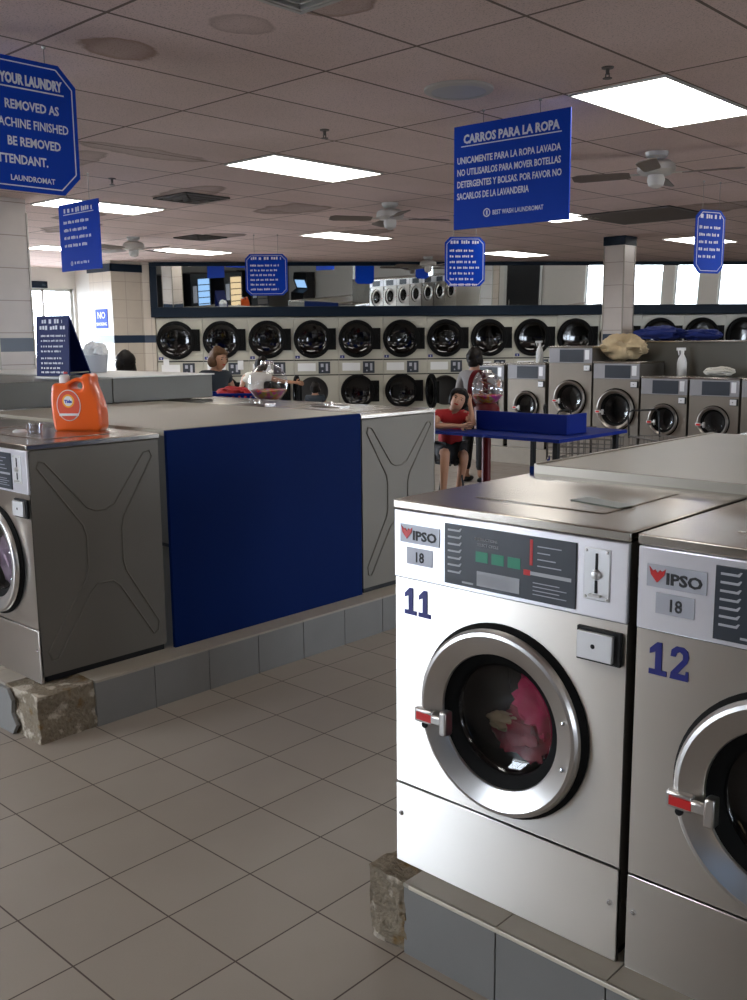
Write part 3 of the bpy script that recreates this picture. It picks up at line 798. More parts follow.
hole = [bp(462, 325), bp(485, 300), bp(520, 290), bp(540, 305), bp(538, 335), bp(500, 338)]
curve_plate('bottle_body', outer, [hole], .11, .016, 'orange', BT, 5)
mb = MB(); mb.lathe([(.026, 0), (.027, .002), (.026, .038), (.020, .046), (.001, .047)], (bp(402, 0)[0], 0, bp(0, 300)[1] - .006), 'z', 24)
cap = mb.build('cap', 'whitepl', BT)
mb = MB(); mb.lathe([(.010, 0), (.010, .008), (.001, .009)], (bp(410, 0)[0], 0, bp(0, 300)[1] + .046), 'z', 16); mb.build('cap_spout', 'red', cap)
lx, lz = bp(452, 442)
mb = MB()
def ell(rx, rz_, y0, y1, dz_=0., n=36): mb.prism([(lx + rx * math.cos(2 * PI * i / n), lz + dz_ + rz_ * math.sin(2 * PI * i / n)) for i in range(n)], 'y', y0, y1)
mb.mi = 2; ell(.062, .078, -.0575, -.052)
mb.mi = 0; ell(.058, .074, -.0585, -.052)
mb.mi = 1; ell(.031, .033, -.0596, -.054, .022)
mb.mi = 2; ell(.023, .025, -.0602, -.054, .022)
mb.mi = 3; mb.text('Tide', lx, lz + .013, .021, -.0607, 'CENTER', bold=.0012)
mb.mi = 2; mb.box(lx - .050, lx + .050, -.0600, -.054, lz - .052, lz - .040)
mb.build('label', ['orange_lab', 'yellow', 'whitepl', 'blueink'], BT, smooth=False)
for k, (x, y, s_) in enumerate([(-.93, .43, .035), (-.78, .43, .05)]):
    t = thing('tray' if False else 'bottle_cap', ['white plastic cap lying on the left washer top', 'clear plastic measuring cup beside the orange detergent jug'][k], 'cap', (x, y, 1.3175))
    mb = MB(); mb.lathe([(s_, 0), (s_, .006), (s_ * .7, .012), (.001, .012)] if k == 0 else [(.035, 0), (.040, .05), (.038, .05), (.033, .003), (.001, .003)], (0, 0, 0), 'z', 20)
    mb.build('shell', 'whitepl' if k == 0 else 'glass_clear', t)

# ------------------------------------------------------------------ A-frame sign on the service box
def word_bars(mb, x0, x1, z, h, y, rnd, dens=.8):
    x = x0
    while x < x1 - .004:
        w = min(rnd.uniform(.8, 3.2) * h, x1 - x)
        # each word as small letter strokes
        n = max(1, int(w / (h * .62)))
        for i in range(n):
            a = x + i * w / n; mb.box(a, a + w / n * .68, y - .0006, y + .0006, z + rnd.uniform(0, .12) * h, z + h * rnd.uniform(.75, 1.))
        x += w + h * .55
AF = thing('a_frame_sign', 'navy a-frame sign with white writing behind the detergent jug', 'sign', (-2.87, 1.72, 1.515), R(22))
for nm, ang in (('front_board', -4), ('back_board', 27)):
    mb = MB(); mb.T = Matrix.Translation((0, 0, .43)) @ Matrix.Rotation(R(ang), 4, 'X')
    mb.box(-.145, .145, -.006, .006, -.43 / math.cos(R(ang)), 0)
    b_ = mb.build(nm, 'sign_dark', AF, bevel=.003)
    if ang < 0:
        mb = MB(); mb.T = Matrix.Translation((0, 0, .43)) @ Matrix.Rotation(R(ang), 4, 'X'); rn = random.Random(3)
        word_bars(mb, -.09, .09, -.055, .032, -.0075, rn); word_bars(mb, -.11, .12, -.10, .032, -.0075, rn)
        for z in (-.15, -.185, -.225, -.26, -.31, -.345, -.38, -.41): word_bars(mb, -.10, rn.uniform(.06, .12), z, .015, -.0075, rn)
        mb.build('writing', 'whitemark', b_, smooth=False)
mb = MB(); mb.box(.135, .14, -.03, .2, .02, .03); mb.build('stay', 'wire', AF)
bg = thing('plastic_bag', 'white plastic bag in a grey bin behind the a-frame sign', 'bag', (-3.42, 2.38, 1.515))
mb = MB(); mb.lathe([(.10, 0), (.12, .17), (.115, .17), (.095, .005), (.001, .005)], (0, 0, 0), 'z', 24); mb.build('bin', 'greymark', bg)
bg.scale = (.85, .85, .8)
b_ = crumple('liner', None, None, (0, 0, .10), .11, 'whitepl', 14, (1, 1, .8)); b_.parent = bg

# ------------------------------------------------------------------ hanging signs
def octo(w, h, c): return [(-w / 2 + c, 0), (w / 2 - c, 0), (w / 2, -c), (w / 2, -h + c), (w / 2 - c, -h), (-w / 2 + c, -h), (-w / 2, -h + c), (-w / 2, -c)]
def hanging_sign(label, loc, rz, w, h, cut, wire, lines, border=True, mat='sign', logo=None, group='blue signs hanging from the ceiling', wires=None):
    """loc = top centre of the board; wires run up to the ceiling"""
    t = thing('hanging_sign', label, 'sign', (loc[0], loc[1], CZ), rz, group)
    dz = loc[2] - CZ
    pts = octo(w, h, cut) if cut else [(-w / 2, 0), (w / 2, 0), (w / 2, -h), (-w / 2, -h)]
    mb = MB(); mb.prism([(p[0], p[1] + dz) for p in pts], 'y', -.006, .006)
    bd = mb.build('board', mat, t, bevel=.001, smooth=False)
    mb = MB()
    if border:
        k = .022
        q = octo(w - 2 * k, h - 2 * k, cut * .92)
        q = [(p[0], p[1] + dz - k) for p in q]; n = len(q)
        for i in range(n):
            a, b = Vector(q[i]), Vector(q[(i + 1) % n]); e = (b - a).normalized(); nn = Vector((-e.y, e.x)) * .0025
            mb.prism([tuple(a + nn), tuple(b + nn), tuple(b - nn), tuple(a - nn)], 'y', -.0075, -.006)
    rn = random.Random(int(abs(loc[0] * 100)))
    for ln in lines:
        kind = ln[0]
        if kind == 't': _, s, x, z, size, al, bo, sx = ln; mb.text(s, x, dz + z, size, -.0072, al, bo, sx)
        elif kind == 'u': _, x0, x1, z = ln; mb.box(x0, x1, -.0078, -.006, dz + z, dz + z + .006)
        elif kind == 'w': _, x0, x1, z, hh = ln; word_bars(mb, x0, x1, dz + z, hh, -.0072, rn)
        elif kind == 'o': 
            _, x, z, r_ = ln
            mb.lathe([(r_, -.0078), (r_ * .72, -.0078)], (x, 0, dz + z), 'y', 20); mb.box(x - r_ * .2, x + r_ * .2, -.0078, -.006, dz + z - r_ * .5, dz + z + r_ * .5)
    mb.build('lettering', 'whitemark', bd, smooth=False)
    for x in (wires or (-w * .28, w * .28)):
        mb = MB(); mb.tube([(x, 0, -.002), (x, 0, dz - .012)], .0022, 6); mb.lathe([(.010, -.001), (.008, -.012), (.001, -.014)], (x, 0, 0), 'z', 10)
        mb.build('hanger', 'wire', t)
    return t
# Spanish sign over the aisle
hanging_sign('big blue Spanish sign headed CARROS PARA LA ROPA hanging above washer 11', (.185, 3.03, 3.035), R(3), .80, .61, 0, None,
    [('t', 'CARROS PARA LA ROPA', 0, -.105, .070, 'CENTER', .0028, .86), ('u', -.345, .345, -.125),
     ('t', 'UNICAMENTE PARA LA ROPA LAVADA', -.375, -.222, .054, 'LEFT', .0012, .76), ('t', 'NO UTILISARLOS PARA MOVER BOTELLAS', -.375, -.292, .054, 'LEFT', .0012, .705),
     ('t', 'DETERGENTES Y BOLSAS. POR FAVOR NO', -.375, -.362, .054, 'LEFT', .0012, .71), ('t', 'SACARLOS DE LA LAVANDERIA', -.375, -.432, .054, 'LEFT', .0012, .67),
     ('o', -.155, -.525, .026), ('t', 'BEST WASH LAUNDROMAT', -.115, -.540, .038, 'LEFT', .0006, .74)], border=False, wires=(-.19, .20))
# English sign at the left edge, faces +X -> local x = +Y, rz = 90
hanging_sign('large eight-sided blue sign at the left edge reading YOUR LAUNDRY', (-.695, .255, 3.035), PI / 2, .90, .585, .085, None,
    [('t', 'YOUR LAUNDRY', .375, -.115, .060, 'RIGHT', .0030, .66), ('u', -.40, .385, -.135),
     ('t', 'REMOVED AS', .355, -.225, .055, 'RIGHT', .0014, .82), ('t', 'MACHINE FINISHED', .400, -.305, .055, 'RIGHT', .0008, .78),
     ('t', 'BE REMOVED', .355, -.385, .055, 'RIGHT', .0014, .82), ('t', 'ATTENDANT.', .285, -.465, .055, 'RIGHT', .0014, .82),
     ('t', 'LAUNDROMAT', .315, -.540, .034, 'RIGHT', .0006, .95)], wires=(-.26, .30))

# ------------------------------------------------------------------ helper: pixel ray (used once to work out world positions)
def ray(x, y): return fw + rv * ((x - 373.5) / 966.65) - uv * ((y - 500) / 966.65)
def at(x, y, D): return CAM + ray(x, y) * D
def onz(x, y, z): d_ = ray(x, y); return CAM + d_ * ((z - CAM.z) / d_.z)
CAMZ = R(43.065)      # a thing turned by this faces the camera squarely

def small_sign(label, px, ytop, D, w, h, cut, yawoff, heads, logo=False):
    p = at(px, ytop, D)
    L = [('w', -w * .36, w * .36, -h * .14, h * .075)]
    L += [('u', -w * .38, w * .38, -h * .165)] if logo else []
    z = -h * .30
    for k in range(heads):
        L.append(('w', -w * .38, w * random.uniform(.2, .4), z, h * .05)); z -= h * .115
    if logo: L += [('o', -w * .22, -h * .89, h * .035), ('w', -w * .15, w * .25, -h * .905, h * .045)]
    return hanging_sign(label, (p.x, p.y, p.z), CAMZ + R(yawoff), w, h, cut, None, L, border=bool(cut))
small_sign('slanted blue rectangular sign above the a-frame sign, nearest the left column', 78, 202, 8.0, .62, .55, 0, -43, 4, True)
small_sign('dark eight-sided blue sign hanging before the mirror at left', 266, 254, 12.6, .55, .53, .06, 0, 6)
small_sign('eight-sided blue sign hanging just below the big Spanish sign', 465, 237, 10.8, .46, .54, .06, 8, 7)
small_sign('tilted eight-sided blue sign hanging at the far right', 711, 210, 8.6, .36, .55, .06, 28, 5)

# ------------------------------------------------------------------ ceiling lights
LT = thing('ceiling_light', 'recessed fluorescent ceiling light nearest, beside the Spanish sign', 'ceiling light', group='recessed fluorescent ceiling lights')
mb = MB(); t_ = .012
mb.box(0, .59, 0, t_, -.012, 0); mb.box(0, .59, 1.19 - t_, 1.19, -.012, 0); mb.box(0, t_, t_, 1.19 - t_, -.012, 0); mb.box(.59 - t_, .59, t_, 1.19 - t_, -.012, 0)
mb.build('frame', 'alu', LT)
mb = MB(); mb.box(t_, .59 - t_, t_, 1.19 - t_, -.009, -.003); mb.build('diffuser', 'lamp', LT, smooth=False)
LT.location = (.55, 3.07, CZ)
lights = [(-2.52, 3.05, 'fluorescent ceiling light left of the Spanish sign, second in the near row'), (-5.57, 3.05, 'long fluorescent light showing behind the slanted sign'),
          (-5.92, 6.98, 'fluorescent ceiling light at mid ceiling, above the middle dryers'), (-2.83, 7.05, 'fluorescent light half hidden by the lower corner of the Spanish sign'),
          (-9.05, 6.75, 'fluorescent light left of the dark eight-sided sign'), (-9.9, 5.2, 'thin far fluorescent light under the slanted sign'),
          (-6.0, 10.95, 'far fluorescent light right of the sign below the Spanish sign'), (-2.9, 11.1, 'fluorescent light behind the tilted sign at far right'),
          (-.35, 12.6, 'farthest right fluorescent light at the picture edge'),
          (-10.2, 2.9, 'fluorescent strip light beside the left column, upper one'), (-12.1, 3.3, 'fluorescent strip light beside the left column, lower one'),
          (3.5, 3.05, 'fluorescent light over the right island, out of frame'), (6.6, 3.05, 'fluorescent light over the far end of the right island'),
          (.55, -2.0, 'added unseen fluorescent light over the aisle behind the viewer'), (-2.52, -2.0, 'added unseen fluorescent light by the front windows, left of the viewer'), (4.6, -3.6, 'added unseen fluorescent light by the front windows, right of the viewer'),  # unseen lights, added to brighten the near washers and floor
          (.3, 7.05, 'fluorescent light past the right island'), (3.5, 7.05, 'fluorescent light before the right wall'), (3.5, 11.1, 'fluorescent light near the right windows')]
for x, y, lab in lights: dup(LT, (x, y, CZ), 0, lab)

# ------------------------------------------------------------------ ceiling fixtures
def vent(label, x, y, w, d_, fourway, mat='ventdark'):
    t = thing('ceiling_vent', label, 'vent', (x, y, CZ), 0)
    mb = MB(); mb.box(-w / 2, w / 2, -d_ / 2, d_ / 2, -.008, 0); mb.build('backing', 'black', t, smooth=False)
    mb = MB(); e = .02
    mb.box(-w / 2, w / 2, -d_ / 2, -d_ / 2 + e, -.016, -.006); mb.box(-w / 2, w / 2, d_ / 2 - e, d_ / 2, -.016, -.006)
    mb.box(-w / 2, -w / 2 + e, -d_ / 2, d_ / 2, -.016, -.006); mb.box(w / 2 - e, w / 2, -d_ / 2, d_ / 2, -.016, -.006)
    if fourway:
        for k in range(1, 4):
            f = 1 - k * .26; a, b = w / 2 * f, d_ / 2 * f
            for (x0, x1, y0, y1) in ((-a, a, -b, -b + .012), (-a, a, b - .012, b), (-a, -a + .012, -b, b), (a - .012, a, -b, b)): mb.box(x0, x1, y0, y1, -.024 - .004 * k, -.008)
    mb.build('frame', mat, t)
    if not fourway:
        mb = MB(); n = 14
        for k in range(n):
            yy = -d_ / 2 + e + (d_ - 2 * e) * (k + .5) / n
            mb.poly([(-w / 2 + e, yy - .012, -.008), (w / 2 - e, yy - .012, -.008), (w / 2 - e, yy + .012, -.018), (-w / 2 + e, yy + .012, -.018)])
        mb.build('louvre', mat, t, smooth=False)
    return t
vent('dark square ceiling vent left of the middle fluorescent light', -4.15, 3.95, .52, .52, True)
vent('large dark louvred return vent beneath the ceiling fan', -1.78, 8.45, 1.15, 1.15, False)
vent('dark square vent in front of the mirror above the middle dryers', -7.0, 6.2, .5, .5, True)
vent('pale vent at the top edge of the ceiling', .74, .83, .45, .45, True, 'alu')
t = thing('ceiling_speaker', 'round pale ceiling speaker beside the Spanish sign', 'speaker', (.19, 2.53, CZ))
mb = MB(); mb.lathe([(.19, 0), (.19, -.012), (.17, -.022), (.15, -.020)], (0, 0, 0), 'z', 40); mb.build('rim', 'fan', t)
mb = MB(); mb.lathe([(.152, -.018), (.10, -.024), (.001, -.026)], (0, 0, 0), 'z', 40); mb.build('grille', 'greymark', t)
SP = thing('sprinkler', 'small ceiling sprinkler above the first fluorescent light', 'sprinkler', (.99, 2.73, CZ), 0, 'ceiling sprinklers')
mb = MB(); mb.lathe([(.032, 0), (.030, -.006), (.010, -.008), (.009, -.035), (.001, -.035)], (0, 0, 0), 'z', 16); mb.build('fitting', 'ventdark', SP)
mb = MB(); mb.lathe([(.001, -.055), (.024, -.055), (.024, -.052), (.001, -.052)], (0, 0, 0), 'z', 14); mb.box(-.012, -.008, -.003, .003, -.053, -.03); mb.box(.008, .012, -.003, .003, -.053, -.03); mb.build('deflector', 'ventdark', SP)
dup(SP, (-1.08, 2.74, CZ), 0, 'ceiling sprinkler above the middle fluorescent light')
dup(SP, (-3.70, 2.80, CZ), 0, 'ceiling sprinkler above the slanted sign')
dup(SP, (-2.35, 5.9, CZ), 0, 'ceiling sprinkler right of the middle ceiling fan')

def make_fan(label, x, y, rz, drop=.02, rad=.62):
    t = thing('ceiling_fan', label, 'ceiling fan', (x, y, CZ), rz, 'white ceiling fans')
    mb = MB(); mb.lathe([(.085, 0), (.08, -.03), (.05, -.055), (.02, -.06)], (0, 0, 0), 'z', 24); mb.build('canopy', 'fan', t)
    mb = MB(); mb.cyl((0, 0, -.05), (0, 0, -.05 - drop), .016); mb.build('downrod', 'fan', t)
    z = -.05 - drop
    mb = MB(); mb.lathe([(.03, z + .02), (.10, z + .005), (.135, z - .02), (.14, z - .065), (.11, z - .09), (.06, z - .095)], (0, 0, 0), 'z', 32); mb.build('motor', 'fan', t)
    mb = MB(); mb.lathe([(.06, z - .09), (.065, z - .13), (.055, z - .17), (.02, z - .19), (.001, z - .19)], (0, 0, 0), 'z', 24); mb.build('switch_housing', 'fan', t)
    for k in range(4):
        a = k * PI / 2
        mb = MB(); mb.T = Matrix.Rotation(a, 4, 'Z') @ Matrix.Translation((0, 0, z - .085)) @ Matrix.Rotation(R(12), 4, 'X')
        mb.prism([(.19, -.05), (.24, -.062), (rad - .05, -.072), (rad, -.045), (rad, .045), (rad - .05, .072), (.24, .062), (.19, .05)], 'z', -.003, .003)
        bl = mb.build('blade', 'fanblade', t, smooth=False)
        mb = MB(); mb.T = Matrix.Rotation(a, 4, 'Z') @ Matrix.Translation((0, 0, z - .085)) @ Matrix.Rotation(R(12), 4, 'X')
        mb.box(.08, .23, -.012, .012, -.002, .006); mb.build('blade_iron', 'fan', bl)
    return t
F = make_fan('white ceiling fan nearest, right of the Spanish sign', .09, 5.04, R(20))
dup(F, (-3.1, 5.62, CZ), R(55), 'white ceiling fan at mid ceiling above the light over the dryers')
dup(F, (-7.58, 5.55, CZ), R(10), 'white ceiling fan above the left end of the dryers')
dup(F, (-7.0, 10.9, CZ), R(70), 'farthest white ceiling fan, small, in front of the mirror')

# ------------------------------------------------------------------ tumble dryers
DW = .80; D0 = -.346
def make_dryer(label):
    t = thing('stacked_dryer', label, 'tumble dryer', group='white stacked dryers along the wall')
    zb = .222
    mb = MB()
    W_ = DW - .006
    for cz, r in ((1.765, .30), (.83, .27)):
        z0, z1 = (1.40, 2.155) if cz > 1 else (.34, 1.13)
        rect_circle_panel(mb, 0, W_, z0, z1, .33, cz, r, 0, 48)
    mb.box(0, W_, .0, .40, zb, .34); mb.box(0, .01, .001, .40, .34, 2.155); mb.box(W_ - .01, W_, .001, .40, .34, 2.155); mb.box(0, W_, .0, .40, 2.145, 2.155)
    mb.box(0, W_, 0, .40, 1.13, 1.40)
    mb.mi = 1; mb.box(0, W_, -.006, .002, 1.385, 1.405); mb.box(0, W_, -.006, .002, 1.120, 1.138)
    mb.build('cabinet', ['white', 'black'], t, smooth=False)
    mb = MB(); mb.box(.43, .64, -.012, .0, 1.155, 1.365); cb = mb.build('control_box', 'panel', t, bevel=.003)
    mb = MB(); mb.box(.47, .52, -.014, -.011, 1.27, 1.33); mb.box(.56, .60, -.014, -.011, 1.20, 1.33); mb.lathe([(.001, -.02), (.014, -.018), (.015, -.011)], (.50, 0, 1.20), 'y', 10); mb.build('controls', 'badge', cb, smooth=False)
    mb = MB(); mb.box(.06, .38, -.008, 0, 1.20, 1.34); mb.build('instruction_plate', 'whitepl', t, bevel=.002)
    for cz, r, nm in ((1.765, .335, 'door'), (.83, .305, 'door')):
        cx = .33
        hx = cx - r - .01            # hinge on the left
        d_ = bpy.data.objects.new(nm, None)
        mb = MB(); c = (cx - hx, 0, cz)
        mb.lathe([(r, -.004), (r, -.045), (r * .96, -.06), (r * .84, -.062), (r * .81, -.05), (r * .80, -.02)], c, 'y', 40)
        mb.box(cx - hx + r * .72, cx - hx + r + .085, -.046, -.004, cz - .19, cz + .19)
        dr_ = mb.build(nm, 'rubber', t, loc=(hx, 0, 0))
        mb = MB(); mb.lathe([(max(r * .81 * math.cos(a), .0005), -.045 + .035 * math.sin(a)) for a in [i * PI / 2 / 6 for i in range(7)]], c, 'y', 36)
        mb.build('door_glass', 'glass_dryer', dr_, angle=80)
        mb = MB(); mb.tube([(cx - hx + r + .05, -.046, cz - .07), (cx - hx + r + .05, -.075, cz - .06), (cx - hx + r + .05, -.075, cz + .06), (cx - hx + r + .05, -.046, cz + .07)], .008, 8); mb.build('door_pull', 'rubber', dr_)
        mb = MB(); mb.lathe([(.30 if cz > 1 else .27, .0), (.31, .02), (.33, .03), (.33, .36), (.001, .37)], (cx, 0, cz), 'y', 36)
        mb.build('drum', 'drum', t)
    mb = MB(); mb.box(.02, .10, -.005, 0, 1.425, 1.475); mb.mi = 1; mb.text('8', .06, 1.432, .045, -.0055, 'CENTER'); mb.build('number_plate', ['navy', 'whitemark'], t, smooth=False)
    return t
DR = make_dryer('white stacked dryer at the left end of the dryer wall')
def dloc(k): p = wpt(D0 + DW * k, 0, 0); return (p.x, p.y, 0)
DR.location = dloc(0); DR.rotation_euler = (0, 0, rot)
for k in range(1, 16):
    near = {3: '(lower door open)', 6: '(lower door open)', 9: '(red laundry inside)'}.get(k, '')
    o = dup(DR, dloc(k), rot, ('white stacked dryer, %s from the left end of wall %s' % (ORD[k], near)).strip())
    if k in (3, 6):
        low = [c for c in bpy.data.objects if c.parent == o and c.name.startswith('door')]
        low.sort(key=lambda c: sum(v.co.z for v in c.data.vertices) / len(c.data.vertices))
        low[0].rotation_euler = (0, 0, R(-82)); low[0].location.x += 0.0
mb = MB(); mb.box(D0, 15, 0, .42, 0, .221); o = mb.build('dryer_plinth', 'plinthtop', None, loc=tuple(wpt(0, .01)), rz=rot)
tag(o, 'low plinth running under the row of stacked dryers', 'plinth')
def in_dryer(k, cz, name, label, size, mat, seed, sq=(1, .5, .8), dx=0):
    p = wpt(D0 + DW * k + .33 + dx, -.20, cz); crumple(name, label, 'laundry', tuple(p), size, mat, seed, sq)
in_dryer(0, 1.56, 'laundry', 'pink and grey laundry in the upper drum of the leftmost dryer', .15, 'mixcloth', 21, dx=.06)
in_dryer(9, 1.50, 'laundry', 'red laundry lying in an upper dryer drum behind the washers', .13, 'redcloth', 22, (1.2, .5, .7))
in_dryer(11, 1.52, 'laundry', 'pale blue laundry in the upper drum right of the column', .17, 'whitemark', 23, (1, .5, 1.1))
# tag hanging on the wall left of the dryers
mb = MB(); mb.box(-.05, .05, -.004, 0, 0, .14); o = mb.build('paper_notice', 'whitepl', None, loc=tuple(wpt(-.20, .014, 1.30)), rz=rot); tag(o, 'small white paper notice hanging by the leftmost dryer', 'notice')
mb = MB(); mb.box(-.05, .05, -.004, 0, 0, .16); o = mb.build('paper_notice', 'whitepl', None, loc=tuple(wpt(1.10, .014, 1.24)), rz=rot); tag(o, 'small white paper notice between the second and third dryers', 'notice')
# blue sign on the pier
sg = thing('wall_sign', 'small light blue NO SMOKING sign on the bright pier', 'sign', (-11.37, 7.348, 1.98), 0)
mb = MB(); mb.box(-.19, .19, -.008, 0, 0, .33); bo = mb.build('board', 'sign', sg, bevel=.002)
mb = MB(); mb.text('NO', 0, .17, .16, -.009, 'CENTER', .002); mb.text('SMOKING', 0, .05, .075, -.009, 'CENTER', .001); mb.build('lettering', 'whitemark', bo, smooth=False)

# ------------------------------------------------------------------ far washers
FY = 9.5
specs = [(-5.05, .62, 1.17, .20, .60, 'far steel washer half hidden by the red gumball machine'), (-4.36, .62, 1.19, .20, .60, 'far steel washer with a white spray bottle on top'),
         (-3.68, .66, 1.42, .245, .72, 'tallest far steel washer, left of the one with the tan cloth'), (-2.99, .66, 1.22, .27, .60, 'far steel washer with a large door and tan cloth on top'),
         (-2.30, .62, 1.04, .20, .50, 'far steel washer just right of the tan cloth'), (-1.65, .62, 1.04, .20, .50, 'far steel washer under the white rag'), (-1.00, .62, 1.04, .20, .50, 'far steel washer at the right edge of the picture')]
for k, (x, w, H_, r_, z_, lab) in enumerate(specs):
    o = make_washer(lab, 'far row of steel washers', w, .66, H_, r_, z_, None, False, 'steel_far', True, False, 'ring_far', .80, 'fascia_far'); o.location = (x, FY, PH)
mb = MB(); mb.box(-5.2, 4.0, FY - .06, FY + 2.0, 0, PH - .001); o = mb.build('plinth', 'plinthtop', None); tag(o, 'low plinth under the far row of washers', 'plinth')
sb = thing('service_box', 'long grey metal service box behind the far washers', 'metal box', (-3.0, FY + .69, PH))
mb = MB(); mb.box(0, 5.5, .0, .06, 0, 1.46); mb.box(0, 5.5, .42, .5, 0, 1.46); mb.build('side_panel', 'boxpaint', sb, bevel=.004)
mb = MB(); mb.box(-.02, 5.5, -.02, .52, 1.46, 1.48); mb.build('cover', 'steel_lid', sb, bevel=.003)
# things on the far washers
def spray(label, p, s_=1., mat='whitepl'):
    t = thing('spray_bottle', label, 'spray bottle', tuple(p), CAMZ); t.scale = (s_, s_, s_)
    mb = MB(); mb.lathe([(.001, 0), (.042, 0), (.045, .01), (.045, .12), (.036, .16), (.016, .20), (.015, .215)], (0, 0, 0), 'z', 24); mb.build('bottle', mat, t)
    mb = MB(); mb.lathe([(.017, .215), (.017, .235), (.001, .236)], (0, 0, 0), 'z', 16); mb.box(-.055, .03, -.012, .012, .235, .262); mb.prism([(-.045, .236), (-.035, .19), (-.028, .192), (-.032, .236)], 'y', -.006, .006); mb.build('trigger', 'whitepl', t, bevel=.002)
spray('white spray bottle on the far washer left of the tallest one', (-4.05, FY + .32, PH + 1.19), 1.15)
spray('white spray bottle beside the tan cloth', (-1.98, FY + .45, PH + 1.04), 1.35)
crumple('cloth', 'tan cloth bundled on top of the large-door far washer', 'cloth', (-2.72, FY + .28, PH + 1.215), .25, 'tancloth', 31, (1.15, .8, .62))
crumple('cloth', 'white rag on a far washer at right', 'cloth', (-1.42, FY + .30, PH + 1.035), .16, 'whitecloth', 33, (1.1, .8, .35))
crumple('jacket', 'dark blue jacket draped left of the column base', 'jacket', (-2.55, FY + .93, PH + 1.475), .22, 'bluecloth', 35, (1.5, .8, .4))
crumple('jacket', 'dark blue jacket draped right of the column base', 'jacket', (-2.0, FY + 1.0, PH + 1.475), .18, 'bluecloth', 37, (1.5, .8, .4))

# ------------------------------------------------------------------ folding table
TB = thing('folding_table', 'blue folding table with a raised divider, in the far aisle', 'table', (-2.10, 6.0, 0))
tz = .80
mb = MB(); mb.prism([(-.90, 0), (.80, 0), (.80, 1.32), (-.36, 1.32), (-.36, .47), (-.52, .47), (-.52, .25), (-.90, .25)], 'z', tz - .035, tz); mb.build('tabletop', 'blue_table', TB, bevel=.004, smooth=False)
mb = MB(); mb.box(-.50, .62, .42, .45, tz, tz + .20); mb.box(.59, .62, .45, .80, tz, tz + .20); mb.build('divider', 'blue_table', TB, bevel=.004)
for x, y in ((-.82, .06), (.72, .08), (.72, 1.22), (-.30, 1.22)):
    mb = MB(); mb.box(x - .025, x + .025, y - .025, y + .025, 0, tz - .035); mb.build('leg', 'black', TB, bevel=.004)
mb = MB(); mb.box(-.30, .72, 1.21, 1.23, .20, .24); mb.box(.71, .73, .08, 1.22, .20, .24); mb.build('crossbar', 'black', TB)

def cart(label, loc, rz):
    t = thing('laundry_cart', label, 'laundry cart', loc, rz, 'wire laundry carts by the folding table')
    mb = MB()
    for z in (.30, .42, .54, .64):
        mb.tube([(-.30, -.2, z), (.30, -.2, z), (.30, .2, z), (-.30, .2, z)], .006 if z < .6 else .011, 6, closed=True)
    for i in range(9):
        x = -.30 + .075 * i
        for y in (-.2, .2): mb.tube([(x, y, .26), (x, y, .64)], .004, 5)
        mb.tube([(x, -.2, .26), (x, .2, .26)], .004, 5)
    for i in range(5):
        y = -.2 + .1 * i
        for x in (-.3, .3): mb.tube([(x, y, .26), (x, y, .64)], .004, 5)
    mb.build('basket', 'ventdark', t)
    mb = MB()
    mb.tube([(-.28, -.18, .09), (.28, -.18, .09), (.28, .18, .09), (-.28, .18, .09)], .012, 8, closed=True)
    for sx in (-1, 1):
        for sy in (-1, 1): mb.tube([(sx * .28, sy * .18, .09), (sx * .28, sy * .18, .27)], .010, 6)
    mb.build('frame', 'blue_table', t)
    for sx in (-1, 1):
        for sy in (-1, 1):
            mb = MB(); mb.lathe([(.001, -.012), (.04, -.012), (.04, .012), (.001, .012)], (sx * .28, sy * .18, .04), 'y', 16); mb.build('wheel', 'rubber', t)
    mb = MB(); mb.tube([(-.30, -.2, .62), (-.34, -.2, .9), (-.34, -.15, .93), (-.34, .15, .93), (-.34, .2, .9), (-.30, .2, .62)], .011, 8); mb.build('push_handle', 'black', t)
    return t
CT = cart('wire laundry cart on a blue frame under the folding table', (-2.0, 7.80, 0), R(10))
dup(CT, (-2.75, 8.6, 0), R(30), 'wire laundry cart standing before the tallest far washer')
dup(CT, (-1.35, 8.15, 0), R(-30), 'wire laundry cart past the right end of the folding table')

